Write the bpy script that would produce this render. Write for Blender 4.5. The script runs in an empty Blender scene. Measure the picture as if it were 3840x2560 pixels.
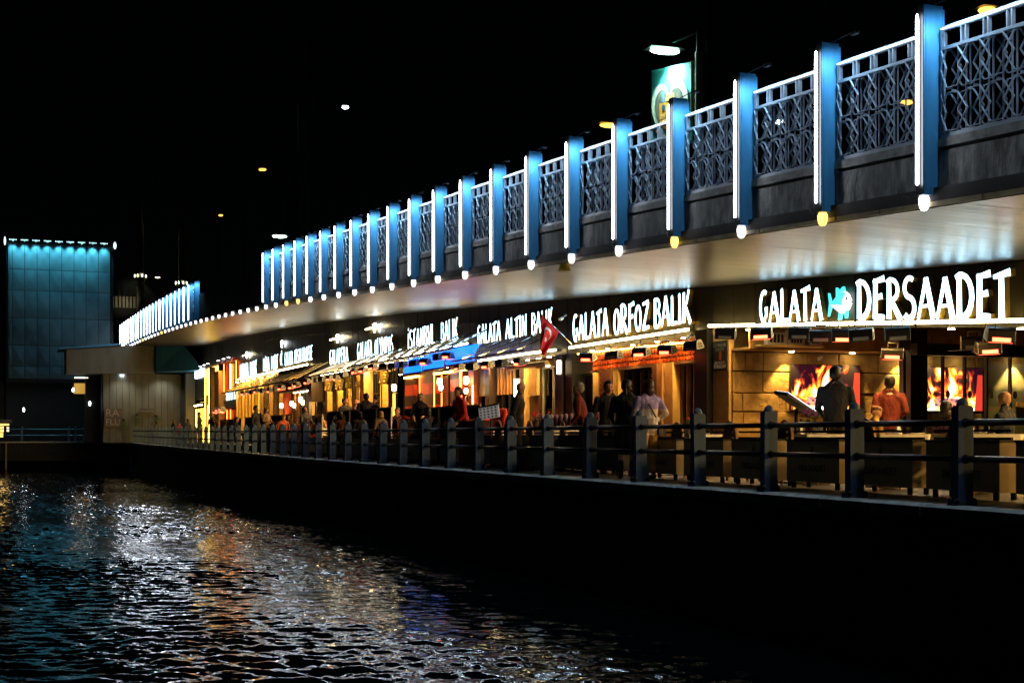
import bpy, math, random
import numpy as np
from mathutils import Vector, Matrix
random.seed(7); RNG = np.random.default_rng(5)
R = math.radians
SC = bpy.context.scene
COL = SC.collection

# ------------------------------------------------------------------ camera
EYE = 0.735
cam_d = bpy.data.cameras.new('camera'); cam = bpy.data.objects.new('camera', cam_d); COL.objects.link(cam)
cam.location = (0, 0, EYE); cam.rotation_euler = (R(90), 0, R(-19.861))
cam_d.lens = 50; cam_d.sensor_width = 36; cam_d.shift_y = 0.0918
cam_d.clip_start = 0.1; cam_d.clip_end = 6000
SC.camera = cam

# ------------------------------------------------------------------ night sky, faint moon, exposure
w = bpy.data.worlds.new('World'); SC.world = w; w.use_nodes = True
nt = w.node_tree; bg = nt.nodes['Background']
sky = nt.nodes.new('ShaderNodeTexSky'); sky.sky_type = 'NISHITA'; sky.sun_disc = False
sky.sun_elevation = R(35); sky.sun_rotation = R(200)
nt.links.new(sky.outputs[0], bg.inputs[0]); bg.inputs[1].default_value = 0.00004
sd = bpy.data.lights.new('moon', 'SUN'); sd.energy = 0.002; sd.angle = R(0.5); sd.color = (.8, .9, 1)
so = bpy.data.objects.new('moon', sd); COL.objects.link(so); so.rotation_euler = (R(55), 0, R(200))
SC.view_settings.view_transform = 'Standard'; SC.view_settings.look = 'None'
SC.view_settings.exposure = 0.9; SC.view_settings.gamma = 1; SC.view_settings.use_curve_mapping = False
cy = SC.cycles
cy.use_denoising = True
try: cy.denoiser = 'OPENIMAGEDENOISE'; cy.denoising_input_passes = 'RGB_ALBEDO_NORMAL'
except Exception: pass
cy.max_bounces = 5; cy.diffuse_bounces = 2; cy.glossy_bounces = 3; cy.transmission_bounces = 3; cy.transparent_max_bounces = 10
cy.sample_clamp_indirect = 14.0; cy.caustics_reflective = False; cy.caustics_refractive = False
cy.use_light_tree = True

# ------------------------------------------------------------------ helpers
class MB:
    def __init__(s): s.v = []; s.f = []; s.m = []
    def add(s, vs, fs, mi=0):
        b = len(s.v); s.v += [tuple(p) for p in vs]
        for k, q in enumerate(fs):
            s.f.append(tuple(b + i for i in q)); s.m.append(mi if isinstance(mi, int) else mi[k])
        return s
    def box(s, x0, x1, y0, y1, z0, z1, mi=0):
        return s.add([(x0,y0,z0),(x1,y0,z0),(x1,y1,z0),(x0,y1,z0),(x0,y0,z1),(x1,y0,z1),(x1,y1,z1),(x0,y1,z1)],
                     [(0,3,2,1),(4,5,6,7),(0,1,5,4),(1,2,6,5),(2,3,7,6),(3,0,4,7)], mi)
    def hexa(s, p, mi=0):      # 8 points, bottom ring then top ring
        return s.add(p, [(0,3,2,1),(4,5,6,7),(0,1,5,4),(1,2,6,5),(2,3,7,6),(3,0,4,7)], mi)
    def bar(s, p0, p1, wx, wz, mi=0, up=(0,0,1)):   # rectangular bar between two points
        p0, p1 = Vector(p0), Vector(p1); d = (p1-p0).normalized(); u = Vector(up)
        a = d.cross(u)
        if a.length < 1e-4: a = d.cross(Vector((0,1,0)))
        a.normalize(); b = a.cross(d).normalized(); a *= wx/2; b *= wz/2
        return s.hexa([p0-a-b, p0+a-b, p1+a-b, p1-a-b, p0-a+b, p0+a+b, p1+a+b, p1-a+b], mi)
    def tube(s, p0, p1, r0, r1=None, n=10, mi=0):
        r1 = r0 if r1 is None else r1
        p0, p1 = Vector(p0), Vector(p1); d = (p1-p0).normalized()
        a = d.cross(Vector((0,0,1)))
        if a.length < 1e-3: a = Vector((1,0,0))
        a.normalize(); b = d.cross(a)
        vs = []
        for p, r in ((p0,r0),(p1,r1)):
            for i in range(n):
                t = 2*math.pi*i/n; vs.append(p + a*math.cos(t)*r + b*math.sin(t)*r)
        fs = [(i, (i+1)%n, n+(i+1)%n, n+i) for i in range(n)] + [tuple(range(n-1,-1,-1)), tuple(range(n, 2*n))]
        return s.add(vs, fs, mi)
    def path(s, pts, r, n=8, mi=0):
        for a, b in zip(pts[:-1], pts[1:]): s.tube(a, b, r, r, n, mi)
        return s
    def lathe(s, prof, c=(0,0,0), n=16, mi=0):
        vs = []; fs = []
        for r, z in prof:
            for i in range(n):
                t = 2*math.pi*i/n; vs.append((c[0]+r*math.cos(t), c[1]+r*math.sin(t), c[2]+z))
        for k in range(len(prof)-1):
            for i in range(n):
                fs.append((k*n+i, k*n+(i+1)%n, (k+1)*n+(i+1)%n, (k+1)*n+i))
        fs.append(tuple(range(n-1,-1,-1))); fs.append(tuple(range((len(prof)-1)*n, len(prof)*n)))
        return s.add(vs, fs, mi)
    def ball(s, c, r, nu=12, nv=8, mi=0, jit=0):
        if not isinstance(r, (tuple, list)): r = (r,r,r)
        vs = []; fs = []
        for j in range(nv+1):
            ph = math.pi*j/nv
            for i in range(nu):
                t = 2*math.pi*i/nu; k = 1 + (random.uniform(-jit, jit) if 0 < j < nv else 0)
                vs.append((c[0]+r[0]*math.sin(ph)*math.cos(t)*k, c[1]+r[1]*math.sin(ph)*math.sin(t)*k, c[2]+r[2]*math.cos(ph)*k))
        for j in range(nv):
            for i in range(nu): fs.append((j*nu+i, (j+1)*nu+i, (j+1)*nu+(i+1)%nu, j*nu+(i+1)%nu))
        return s.add(vs, fs, mi)
    def prism(s, poly, f0, f1, mi=0, smi=None):   # f0/f1 map a 2D point to 3D front/back
        n = len(poly); vs = [f0(*p) for p in poly] + [f1(*p) for p in poly]
        smi = mi if smi is None else smi
        s.add(vs, [tuple(range(n)), tuple(range(2*n-1, n-1, -1))], mi)
        b = len(s.v) - 2*n
        for i in range(n):
            j = (i+1) % n; s.f.append((b+i, b+n+i, b+n+j, b+j)); s.m.append(smi)
        return s
    def mesh(s, name, mats, smooth=False, off=(0,0,0)):
        me = bpy.data.meshes.new(name)
        vs = [(p[0]-off[0], p[1]-off[1], p[2]-off[2]) for p in s.v]
        me.from_pydata(vs, [], s.f)
        for m in (mats if isinstance(mats, (list, tuple)) else [mats]): me.materials.append(m)
        me.polygons.foreach_set('material_index', s.m)
        if smooth: me.polygons.foreach_set('use_smooth', [True]*len(me.polygons))
        me.update(); return me
    def build(s, name, mats, parent=None, smooth=False, loc=None):
        off = (0,0,0)
        if parent is not None: off = tuple(parent.get('_base', (0,0,0)))
        elif loc is not None: off = loc
        o = bpy.data.objects.new(name, s.mesh(name, mats, smooth, off)); COL.objects.link(o)
        if parent is not None: o.parent = parent; o['_base'] = off
        elif loc is not None: o.location = loc; o['_base'] = loc
        return o

def tag(o, label=None, cat=None, group=None, kind=None):
    if label: o['label'] = label
    if cat: o['category'] = cat
    if group: o['group'] = group
    if kind: o['kind'] = kind
    return o
def thing(name, label, cat, loc=(0,0,0), group=None, rz=0):
    """Empty at the thing's base; parts given in world metres are stored relative to it."""
    o = bpy.data.objects.new(name, None); COL.objects.link(o); o.location = loc; o.rotation_euler[2] = rz
    o.empty_display_size = .1; o['_base'] = tuple(loc) if rz == 0 else (0,0,0)
    return tag(o, label, cat, group)
def clone(o, parent=None):
    c = o.copy(); COL.objects.link(c); c.parent = parent
    for ch in o.children: clone(ch, c)
    return c
ORD = ['first','second','third','fourth','fifth','sixth','seventh','eighth','ninth','tenth','eleventh','twelfth','thirteenth','fourteenth','fifteenth','sixteenth','seventeenth','eighteenth','nineteenth']
TENS = {2:'twenty',3:'thirty',4:'forty',5:'fifty',6:'sixty'}
def nth(i):
    if i < 20: return ORD[i-1]
    t, u = divmod(i, 10)
    return TENS[t][:-1]+'ieth' if u == 0 else TENS[t]+'-'+ORD[u-1]

# ------------------------------------------------------------------ materials
def mat(name, col, rough=.6, metal=0, emit=None, es=0, var=.25, scale=6, bump=.0, bscale=60, bdist=.01, stretch=(1,1,1), col2=None, spec=.5):
    m = bpy.data.materials.new(name); m.use_nodes = True; n = m.node_tree; b = n.nodes['Principled BSDF']
    b.inputs['Base Color'].default_value = (*col, 1); b.inputs['Roughness'].default_value = rough
    b.inputs['Metallic'].default_value = metal; b.inputs['Specular IOR Level'].default_value = spec
    if emit: b.inputs['Emission Color'].default_value = (*emit, 1); b.inputs['Emission Strength'].default_value = es
    if var or bump or col2:
        tc = n.nodes.new('ShaderNodeTexCoord'); mp = n.nodes.new('ShaderNodeMapping'); mp.inputs['Scale'].default_value = stretch
        n.links.new(tc.outputs['Object'], mp.inputs[0])
    if var or col2:
        t = n.nodes.new('ShaderNodeTexNoise'); t.inputs['Scale'].default_value = scale; t.inputs['Detail'].default_value = 6
        n.links.new(mp.outputs[0], t.inputs['Vector'])
        r = n.nodes.new('ShaderNodeValToRGB'); r.color_ramp.elements[0].position = .3; r.color_ramp.elements[1].position = .7
        c2 = col2 if col2 else tuple(min(1, c*(1+var)) for c in col); c1 = col if col2 else tuple(c*(1-var) for c in col)
        r.color_ramp.elements[0].color = (*c1, 1); r.color_ramp.elements[1].color = (*c2, 1)
        n.links.new(t.outputs['Fac'], r.inputs[0]); n.links.new(r.outputs[0], b.inputs['Base Color'])
        rr = n.nodes.new('ShaderNodeMapRange'); rr.inputs['To Min'].default_value = max(.02, rough*.8); rr.inputs['To Max'].default_value = min(1, rough*1.2)
        n.links.new(t.outputs['Fac'], rr.inputs['Value']); n.links.new(rr.outputs[0], b.inputs['Roughness'])
    if bump:
        t2 = n.nodes.new('ShaderNodeTexNoise'); t2.inputs['Scale'].default_value = bscale; t2.inputs['Detail'].default_value = 5
        n.links.new(mp.outputs[0], t2.inputs['Vector'])
        bp = n.nodes.new('ShaderNodeBump'); bp.inputs['Strength'].default_value = bump; bp.inputs['Distance'].default_value = bdist
        n.links.new(t2.outputs['Fac'], bp.inputs['Height']); n.links.new(bp.outputs[0], b.inputs['Normal'])
    return m
def glow(name, col, es):
    m = bpy.data.materials.new(name); m.use_nodes = True; n = m.node_tree; b = n.nodes['Principled BSDF']
    b.inputs['Base Color'].default_value = (*[c*.6+.05 for c in col], 1); b.inputs['Emission Color'].default_value = (*col, 1)
    b.inputs['Emission Strength'].default_value = es; b.inputs['Roughness'].default_value = .4
    return m
def glassmat(name, tint=(.9,.95,1), rough=.02, refl=1.0):
    m = bpy.data.materials.new(name); m.use_nodes = True; n = m.node_tree; n.nodes.remove(n.nodes['Principled BSDF'])
    out = n.nodes['Material Output']; fr = n.nodes.new('ShaderNodeFresnel'); fr.inputs[0].default_value = 1.45
    tr = n.nodes.new('ShaderNodeBsdfTransparent'); tr.inputs[0].default_value = (*tint, 1)
    gl = n.nodes.new('ShaderNodeBsdfGlossy'); gl.inputs['Roughness'].default_value = rough
    mx = n.nodes.new('ShaderNodeMixShader'); mu = n.nodes.new('ShaderNodeMath'); mu.operation = 'MULTIPLY'; mu.inputs[1].default_value = refl
    n.links.new(fr.outputs[0], mu.inputs[0]); n.links.new(mu.outputs[0], mx.inputs[0])
    n.links.new(tr.outputs[0], mx.inputs[1]); n.links.new(gl.outputs[0], mx.inputs[2]); n.links.new(mx.outputs[0], out.inputs[0])
    return m

M = dict(
 blue=mat('blue_painted_steel', (.026,.15,.32), .45, .2, scale=5, col2=(.042,.225,.45), bump=.25, stretch=(1,1,.25)),
 darkblue=mat('dark_steel', (.006,.008,.011), .5, .3, var=.3),
 post=mat('railing_paint', (.042,.105,.225), .5, 0, var=.25, scale=9, bump=.2, bscale=40),
 rail=mat('railing_tube', (.012,.016,.022), .3, .4, var=.2),
 grille=mat('grille_paint', (.17,.235,.32), .45, .1, var=.15),
 conc=mat('stained_concrete', (.018,.02,.02), .85, 0, scale=9, bump=1, bscale=30, bdist=.02, col2=(.24,.25,.25), stretch=(1,1,.4)),
 sill=mat('pale_concrete', (.07,.07,.068), .8, 0, scale=8, col2=(.20,.20,.195), bump=.5, bscale=40),
 edge=mat('edge_beam', (.02,.02,.02), .8, 0, var=.4),
 kerb=mat('kerb_concrete', (.32,.34,.35), .85, 0, scale=4, col2=(.58,.58,.58), bump=.7, bscale=50),
 pave=mat('paving', (.06,.058,.055), .5, 0, var=.4, scale=3, bump=.3),
 quay=mat('quay_concrete', (.018,.018,.017), .95, 0, var=.5, bump=1, bscale=8),
 black=mat('black_metal', (.008,.008,.009), .4, .2, var=.2),
 fasc=mat('glow_gold_cladding', (.034,.030,.015), .42, .35, scale=1.7, col2=(.070,.060,.026), bump=.1, bscale=20, stretch=(1,1,.4)),  # olive base made more golden to carry the strips' glow
 seam=mat('cladding_backing', (.008,.008,.007), .8),
 gold=mat('gilt_and_lamplit_side', (.42,.30,.07), .35, .5, var=.15),  # on letter sides, the strips' yellow light is held in this colour
 navy=mat('navy_letter_side', (.02,.02,.05), .5, .2),
 cream=mat('cream_plaster', (.58,.41,.15), .6, var=.12),
 tan=mat('tan_plaster', (.42,.27,.11), .6, var=.2),
 brown=mat('brown_wood', (.10,.048,.02), .5, scale=4, var=.4, stretch=(6,6,.6)),
 darkwood=mat('dark_wood', (.035,.018,.010), .4, scale=4, var=.4, stretch=(6,6,.6)),
 wood=mat('chair_wood', (.34,.17,.06), .4, scale=6, var=.3, stretch=(1,1,.2)),
 red=mat('red_fabric', (.42,.02,.015), .7, var=.2), redwall=mat('red_panel', (.45,.05,.015), .5, var=.2),
 orange=mat('orange_panel', (.55,.14,.03), .5, var=.15),
 purple=mat('purple_velvet', (.06,.03,.085), .75, var=.3, scale=20),
 navyfab=mat('navy_fabric', (.02,.025,.06), .8, var=.25),
 cloth=mat('white_tablecloth', (.72,.70,.66), .8, var=.06, bump=.2),
 white=mat('white_plastic', (.7,.7,.68), .4, var=.06),
 grey=mat('grey_plastic', (.20,.205,.195), .45, var=.15),
 beige=mat('beige_planter', (.46,.36,.20), .55, var=.15, scale=3),
 dplant=mat('dark_planter', (.03,.032,.033), .35, .3, var=.3),
 stone=mat('sandstone', (.22,.12,.035), .8, scale=2.6, col2=(.54,.34,.11), bump=.9, bscale=9, bdist=.03),
 mortar=mat('stone_joint', (.10,.065,.03), .9, var=.3),
 brick=mat('old_brick', (.30,.17,.07), .8, scale=9, var=.3, bump=.4),
 leaf=mat('leaf_green', (.03,.07,.018), .6, var=.5, scale=25), petal=mat('red_petal', (.75,.02,.03), .6, var=.2, scale=30),
 petalp=mat('purple_petal', (.45,.10,.55), .6, var=.25, scale=30), terra=mat('plant_pot', (.05,.03,.025), .6),
 chrome=mat('chrome', (.6,.6,.6), .15, .95, var=.1), glass=glassmat('shop_glass'), cyl=glassmat('clear_glass', (.97,.97,.97)),
 lattice=mat('glazed_tile', (.34,.06,.012), .18, 0, var=.5, scale=9, spec=.8),
 tube=glow('led_tube', (.88,.93,1), 14), bulb=glow('lantern_glass', (1,.91,.93), 2.2), bulbw=glow('warm_lantern_glass', (1,.62,.13), 1.6),
 letter=glow('letter_face', (.46,.79,1), 4.6), strip=glow('fluorescent_strip', (1,.76,.34), 13), stripw=glow('cool_strip', (1,.90,.66), 9),
 heat=glow('heater_element', (1,.075,.03), 7), ledy=glow('amber_led', (1,.50,.06), 14), ledr=glow('orange_neon', (1,.14,.02), 8),
 ledyy=glow('yellow_led', (1,.56,.05), 6), warm=glow('warm_lamp', (1,.76,.40), 8), disc=glow('downlight', (1,.74,.34), 40), cool=glow('cool_lamp', (.85,.95,1), 12),
 green=glow('green_lamp', (.55,1,.75), 14), amber=glow('amber_street_lamp', (1,.42,.05), 2.6), bluelit=glow('blue_shutter_glow', (.0,.14,1), 1.5),
 tealite=glow('teal_floodlight', (.6,.95,1), 1.2), amberpanel=glow('amber_lightbox', (1,.60,.12), 1.6),
)
# ------------------------------------------------------------------ levels
WATER = -1.96
def zf(u): return 0.25*max(0, (u-35)/80)**1.5              # promenade rises gently towards the pier
def zt(u): return max(zf(u), min(.28, max(0, (u-24)*.016)))  # terrace platform in front of the restaurants
def T(u): return 4.5 + .0575*u - .00031*max(0, u-45)**2     # top of the light tubes along the bridge
def C(u): return T(u) - 2.05                                # underside of the deck at its edge
VC, VF = 9.29, 14.0

# ------------------------------------------------------------------ water
def make_water():
    us = [-3000,-400,-60,-10,0]; u = 4.0; st = .25
    while u < 125:
        us.append(u); u += st; st = .05 if 11 < u < 14 else min(.26, st*1.0032) if u >= 14 else .25
    us += [140,180,260,400,800,3000]
    vs = [-3000,-600,-200,-90,-50,-30] + list(np.arange(-20, -1.5, .5)) + list(np.arange(-1.5, 10.0, .05)) + [10.5,14,40,200,3000]
    us = np.array(us); vs = np.array(vs); U, V = np.meshgrid(us, vs, indexing='ij'); Zz = np.zeros_like(U)
    fade = lambda lam: np.clip((lam*26-U)/(lam*8), 0, 1) if lam < 1.2 else 1.0
    for k in range(110):
        lam = .115*(6.4**(RNG.random()**1.0)); a = lam*.0175*RNG.uniform(.5, 1.2); th = RNG.normal(R(200), R(40))
        kk = 2*math.pi/lam; ph = kk*(U*math.cos(th)+V*math.sin(th)) + RNG.uniform(0, 6.28)
        Zz += a*(np.sin(ph) + .28*np.sin(2*ph+.6))*(.35+.65*fade(lam))
    env = .62 + .38*np.sin(U*.33+V*.41+1)*np.sin(U*.171-V*.32)
    Zz *= env
    far = (U < 3.9) | (U > 126) | (V < -20.5) | (V > 10.4); Zz[far] = 0
    n, m = U.shape
    P = np.stack([V, U, Zz], -1).reshape(-1, 3)
    i = np.arange(n-1)[:,None]*m + np.arange(m-1)[None,:]
    F = np.stack([i, i+1, i+m+1, i+m], -1).reshape(-1, 4)[:, ::-1]
    me = bpy.data.meshes.new('water'); me.vertices.add(len(P)); me.vertices.foreach_set('co', P.astype(np.float32).ravel())
    me.loops.add(F.size); me.loops.foreach_set('vertex_index', F.astype(np.int32).ravel())
    me.polygons.add(len(F)); me.polygons.foreach_set('loop_start', np.arange(0, F.size, 4, dtype=np.int32))
    me.polygons.foreach_set('loop_total', np.full(len(F), 4, dtype=np.int32)); me.polygons.foreach_set('use_smooth', np.ones(len(F), dtype=bool))
    me.update(calc_edges=True); me.validate()
    mw = bpy.data.materials.new('harbour_water'); mw.use_nodes = True; t = mw.node_tree; b = t.nodes['Principled BSDF']
    b.inputs['Base Color'].default_value = (.002,.004,.005,1); b.inputs['Roughness'].default_value = .008; b.inputs['IOR'].default_value = 1.333
    tc = t.nodes.new('ShaderNodeTexCoord'); prev = None
    for sc, st, di in ((10.0,.35,.02),):
        nz = t.nodes.new('ShaderNodeTexNoise'); nz.inputs['Scale'].default_value = sc; nz.inputs['Detail'].default_value = 2.5
        t.links.new(tc.outputs['Object'], nz.inputs['Vector'])
        bp = t.nodes.new('ShaderNodeBump'); bp.inputs['Strength'].default_value = st; bp.inputs['Distance'].default_value = di
        t.links.new(nz.outputs['Fac'], bp.inputs['Height'])
        if prev: t.links.new(prev.outputs[0], bp.inputs['Normal'])
        prev = bp
    t.links.new(prev.outputs[0], b.inputs['Normal'])
    me.materials.append(mw)
    o = bpy.data.objects.new('water', me); COL.objects.link(o); o.location = (0, 0, WATER); tag(o, 'dark rippled harbour water below the bridge', None, kind='structure')
make_water()
g = MB(); g.box(-3000, 3000, -3000, 4000, -8.2, -8); tag(g.build('ground', M['quay']), 'harbour bed under the water', kind='structure')

# ------------------------------------------------------------------ promenade
def strip_slab(mb, v0, v1, u0, u1, zfun, dz0, dz1, step=4):
    us = list(np.arange(u0, u1, step)) + [u1]
    for a, b in zip(us[:-1], us[1:]):
        mb.hexa([(v0,a,zfun(a)+dz0),(v1,a,zfun(a)+dz0),(v1,b,zfun(b)+dz0),(v0,b,zfun(b)+dz0),
                 (v0,a,zfun(a)+dz1),(v1,a,zfun(a)+dz1),(v1,b,zfun(b)+dz1),(v0,b,zfun(b)+dz1)])
p = MB(); strip_slab(p, 9.72, 24, -4, 118, zf, -.30, -.012)
prom = p.build('promenade', M['pave']); tag(prom, 'dark paved promenade deck behind the railing', kind='structure'); prom['_base'] = (0,0,0)
p = MB(); strip_slab(p, 9.62, 9.9, -4, 118, zf, -2.6, -.30); p.build('quay_wall', M['quay'], prom)
# kerb of cast blocks with a chipped lower edge, each block its own piece
k = 0; u = 3.0
while u < 114:
    mb = MB(); L = 1.985; n = 5; rows = []
    for i in range(n+1):
        a = u + L*i/n; zz = zf(a); j = random.uniform(-.03, .03) if 0 < i < n else 0
        rows.append([(9.40+j*.4, a, zz-.15+j), (9.715, a, zz-.15), (9.715, a, zz+.004), (9.42+abs(j)*.35, a, zz+.004-abs(j)*.1), (9.385+j*.3, a, zz-.03)])
    vs = [q for r_ in rows for q in r_]; fs = []
    for i in range(n):
        for q in range(5): fs.append((i*5+q, i*5+(q+1)%5, (i+1)*5+(q+1)%5, (i+1)*5+q))
    fs += [(4,3,2,1,0), tuple(n*5+q for q in range(5))]
    mb.add(vs, fs); mb.build('kerb_block', M['kerb'], prom); u += 2.0
# ragged concrete lip under the kerb
mb = MB()
u = 3.0
while u < 70:
    L = random.uniform(.12, .5)
    if random.random() < .8:
        d = random.uniform(.02, .10); mb.box(9.52-random.uniform(0,.1), 9.62, u, u+L, -.24-d, -.153)
    u += L + .02
lip = mb.build('broken_edge', M['quay'], prom); lip['kind'] = 'stuff'
# terrace platform
p = MB(); strip_slab(p, 10.95, 13.98, 24.0, 108, zt, -.35, .004, 2); p.build('terrace_platform', M['pave'], prom)
# quay spur running left in front of the pier
p = MB(); p.box(-14, 9.62, 115.2, 124, -1.2, .26); p.box(-14, 9.62, 115.05, 115.2, .18, .275, 1)
sp = p.build('pier_quay', [M['quay'], M['kerb']], prom)

# ------------------------------------------------------------------ railing along the promenade edge
rl = thing('promenade_railing', 'long dark steel railing with round-topped posts along the water', 'railing', (9.55, 12.48, 0))
def post_mesh():
    mb = MB(); a, b = .095, .06
    prof = []
    mb.box(-a, a, -b, b, 0, 1.035)
    mb.box(-a+.012, a-.012, -b+.008, b-.008, 1.035, 1.05)
    n = 10; vs = []; fs = []                      # dome
    for j in range(5):
        t = math.pi/2*j/4.2; s_ = math.cos(t); h = math.sin(t)
        for i in range(14):
            q = 2*math.pi*i/14; vs.append((.072*s_*math.cos(q), .055*s_*math.sin(q), 1.05+.085*h))
    for j in range(4):
        for i in range(14): fs.append((j*14+i, j*14+(i+1)%14, (j+1)*14+(i+1)%14, (j+1)*14+i))
    fs.append(tuple(4*14+i for i in range(14))); mb.add(vs, fs)
    mb.box(-.13, .13, -.085, .085, 0, .02)
    return mb.mesh('post', M['post'])
def bolt_mesh():
    mb = MB()
    for sx in (-1, 1):
        for sy in (-1, 1): mb.lathe([(.028,.02),(.028,.06),(.018,.078),(.004,.085)], (sx*.108, sy*.062, 0), 8)
    return mb.mesh('base_bolts', M['rail'])
def collar_mesh():
    mb = MB()
    mb.lathe([(.050,0),(.050,.010),(.044,.022),(.036,.026)], (0,0,0), 12); mb.v = [(x, .06+zz, -y) for x, y, zz in mb.v]
    return mb.mesh('rail_collar', M['rail'])
pm, bm_, cm = post_mesh(), bolt_mesh(), collar_mesh()
for kk in range(-4, 52):
    u = 12.48 + 2.0*kk
    o = bpy.data.objects.new('post', pm); COL.objects.link(o); o.parent = rl; o.location = (0, u-12.48, zf(u)); o.rotation_euler = (R(random.uniform(-.5,.5)), R(random.uniform(-.6,.6)), R(random.uniform(-2,2)))
    q = bpy.data.objects.new('base_bolts', bm_); COL.objects.link(q); q.parent = o; q['kind'] = 'stuff'
    for z in (.87, .49):
        for rz_ in (0, math.pi):
            q = bpy.data.objects.new('rail_collar', cm); COL.objects.link(q); q.parent = o; q.location = (0,0,z); q.rotation_euler[2] = rz_
for kk in range(-4, 51):
    a = 12.48 + 2*kk
    for z in (.87, .49):
        mb = MB(); mb.tube((9.55, a+.055, zf(a)+z), (9.55, a+1.945, zf(a+2)+z), .034, n=12); mb.build('rail_bar', M['rail'], rl, smooth=True)
# railing that turns left along the pier quay
rl2 = thing('quay_railing', 'low blue-lit railing along the pier quay at far left', 'railing', (4, 115.3, .27))
for v in (-3.5, -.9, 1.71, 5.14, 5.63, 8.45):
    mb = MB(); mb.box(v-.09, v+.09, 115.24, 115.36, .275, 1.28); mb.ball((v,115.3,1.34), (.085,.06,.1), 10, 6); mb.build('post', M['post'], rl2)
for z in (1.22, .75):
    mb = MB(); mb.tube((-14,115.3,z), (9.5,115.3,z), .035); mb.build('rail_bar', M['rail'], rl2)

# ------------------------------------------------------------------ bridge deck with parapet
br = thing('bridge', 'long road bridge with blue parapet columns, white light tubes and latticed railing', 'bridge', (VC, 12.84, 3.1))
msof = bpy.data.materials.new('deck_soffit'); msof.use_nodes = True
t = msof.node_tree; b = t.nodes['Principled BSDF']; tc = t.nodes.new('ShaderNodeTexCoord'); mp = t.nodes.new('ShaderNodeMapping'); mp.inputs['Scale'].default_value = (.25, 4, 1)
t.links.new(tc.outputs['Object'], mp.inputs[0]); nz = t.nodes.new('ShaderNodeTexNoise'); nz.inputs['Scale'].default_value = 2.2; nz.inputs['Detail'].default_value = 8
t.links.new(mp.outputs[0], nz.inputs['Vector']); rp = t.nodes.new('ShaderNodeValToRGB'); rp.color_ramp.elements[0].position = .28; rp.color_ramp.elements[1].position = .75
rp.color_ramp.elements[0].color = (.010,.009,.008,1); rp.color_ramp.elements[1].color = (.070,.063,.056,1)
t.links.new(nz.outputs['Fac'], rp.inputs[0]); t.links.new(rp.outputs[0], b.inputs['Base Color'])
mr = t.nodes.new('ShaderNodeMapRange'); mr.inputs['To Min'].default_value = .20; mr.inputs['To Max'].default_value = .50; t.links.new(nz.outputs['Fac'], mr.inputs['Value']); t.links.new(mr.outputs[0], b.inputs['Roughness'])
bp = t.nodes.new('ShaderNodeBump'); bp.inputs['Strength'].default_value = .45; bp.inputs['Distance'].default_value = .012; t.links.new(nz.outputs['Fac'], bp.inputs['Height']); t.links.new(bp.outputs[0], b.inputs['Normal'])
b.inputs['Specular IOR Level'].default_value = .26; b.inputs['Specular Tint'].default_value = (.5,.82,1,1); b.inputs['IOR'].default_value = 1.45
# soffit: one cladding sheet per 4 m
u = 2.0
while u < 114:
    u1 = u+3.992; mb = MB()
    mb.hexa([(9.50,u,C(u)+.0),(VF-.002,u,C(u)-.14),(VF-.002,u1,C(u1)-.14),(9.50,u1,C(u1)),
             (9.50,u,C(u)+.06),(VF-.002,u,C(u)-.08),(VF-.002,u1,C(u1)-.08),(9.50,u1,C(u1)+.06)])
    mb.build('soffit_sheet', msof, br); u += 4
# deck slab and edge beam
for nm, v0, v1, a, b_, m_ in (('deck_slab', 9.62, 30, .08, .62, 'edge'), ('edge_beam', 9.42, 9.60, .06, .20, 'edge')):
    mb = MB(); strip_slab(mb, v0, v1, -2, 300 if nm == 'deck_slab' else 121, C, a, b_, 6); mb.build(nm, M[m_], br)
mb = MB(); 
us = np.arange(3, 60, .9)
for a in us:      # cable trunking along the edge, yellow lamp light put into its colour
    mb.bar((9.44, a, C(a)+.03), (9.44, a+.87, C(a+.87)+.03), .04, .05)
mb.build('cable_trunking', mat('lamplit_trunking', (.30,.26,.14), .6), br)
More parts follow.
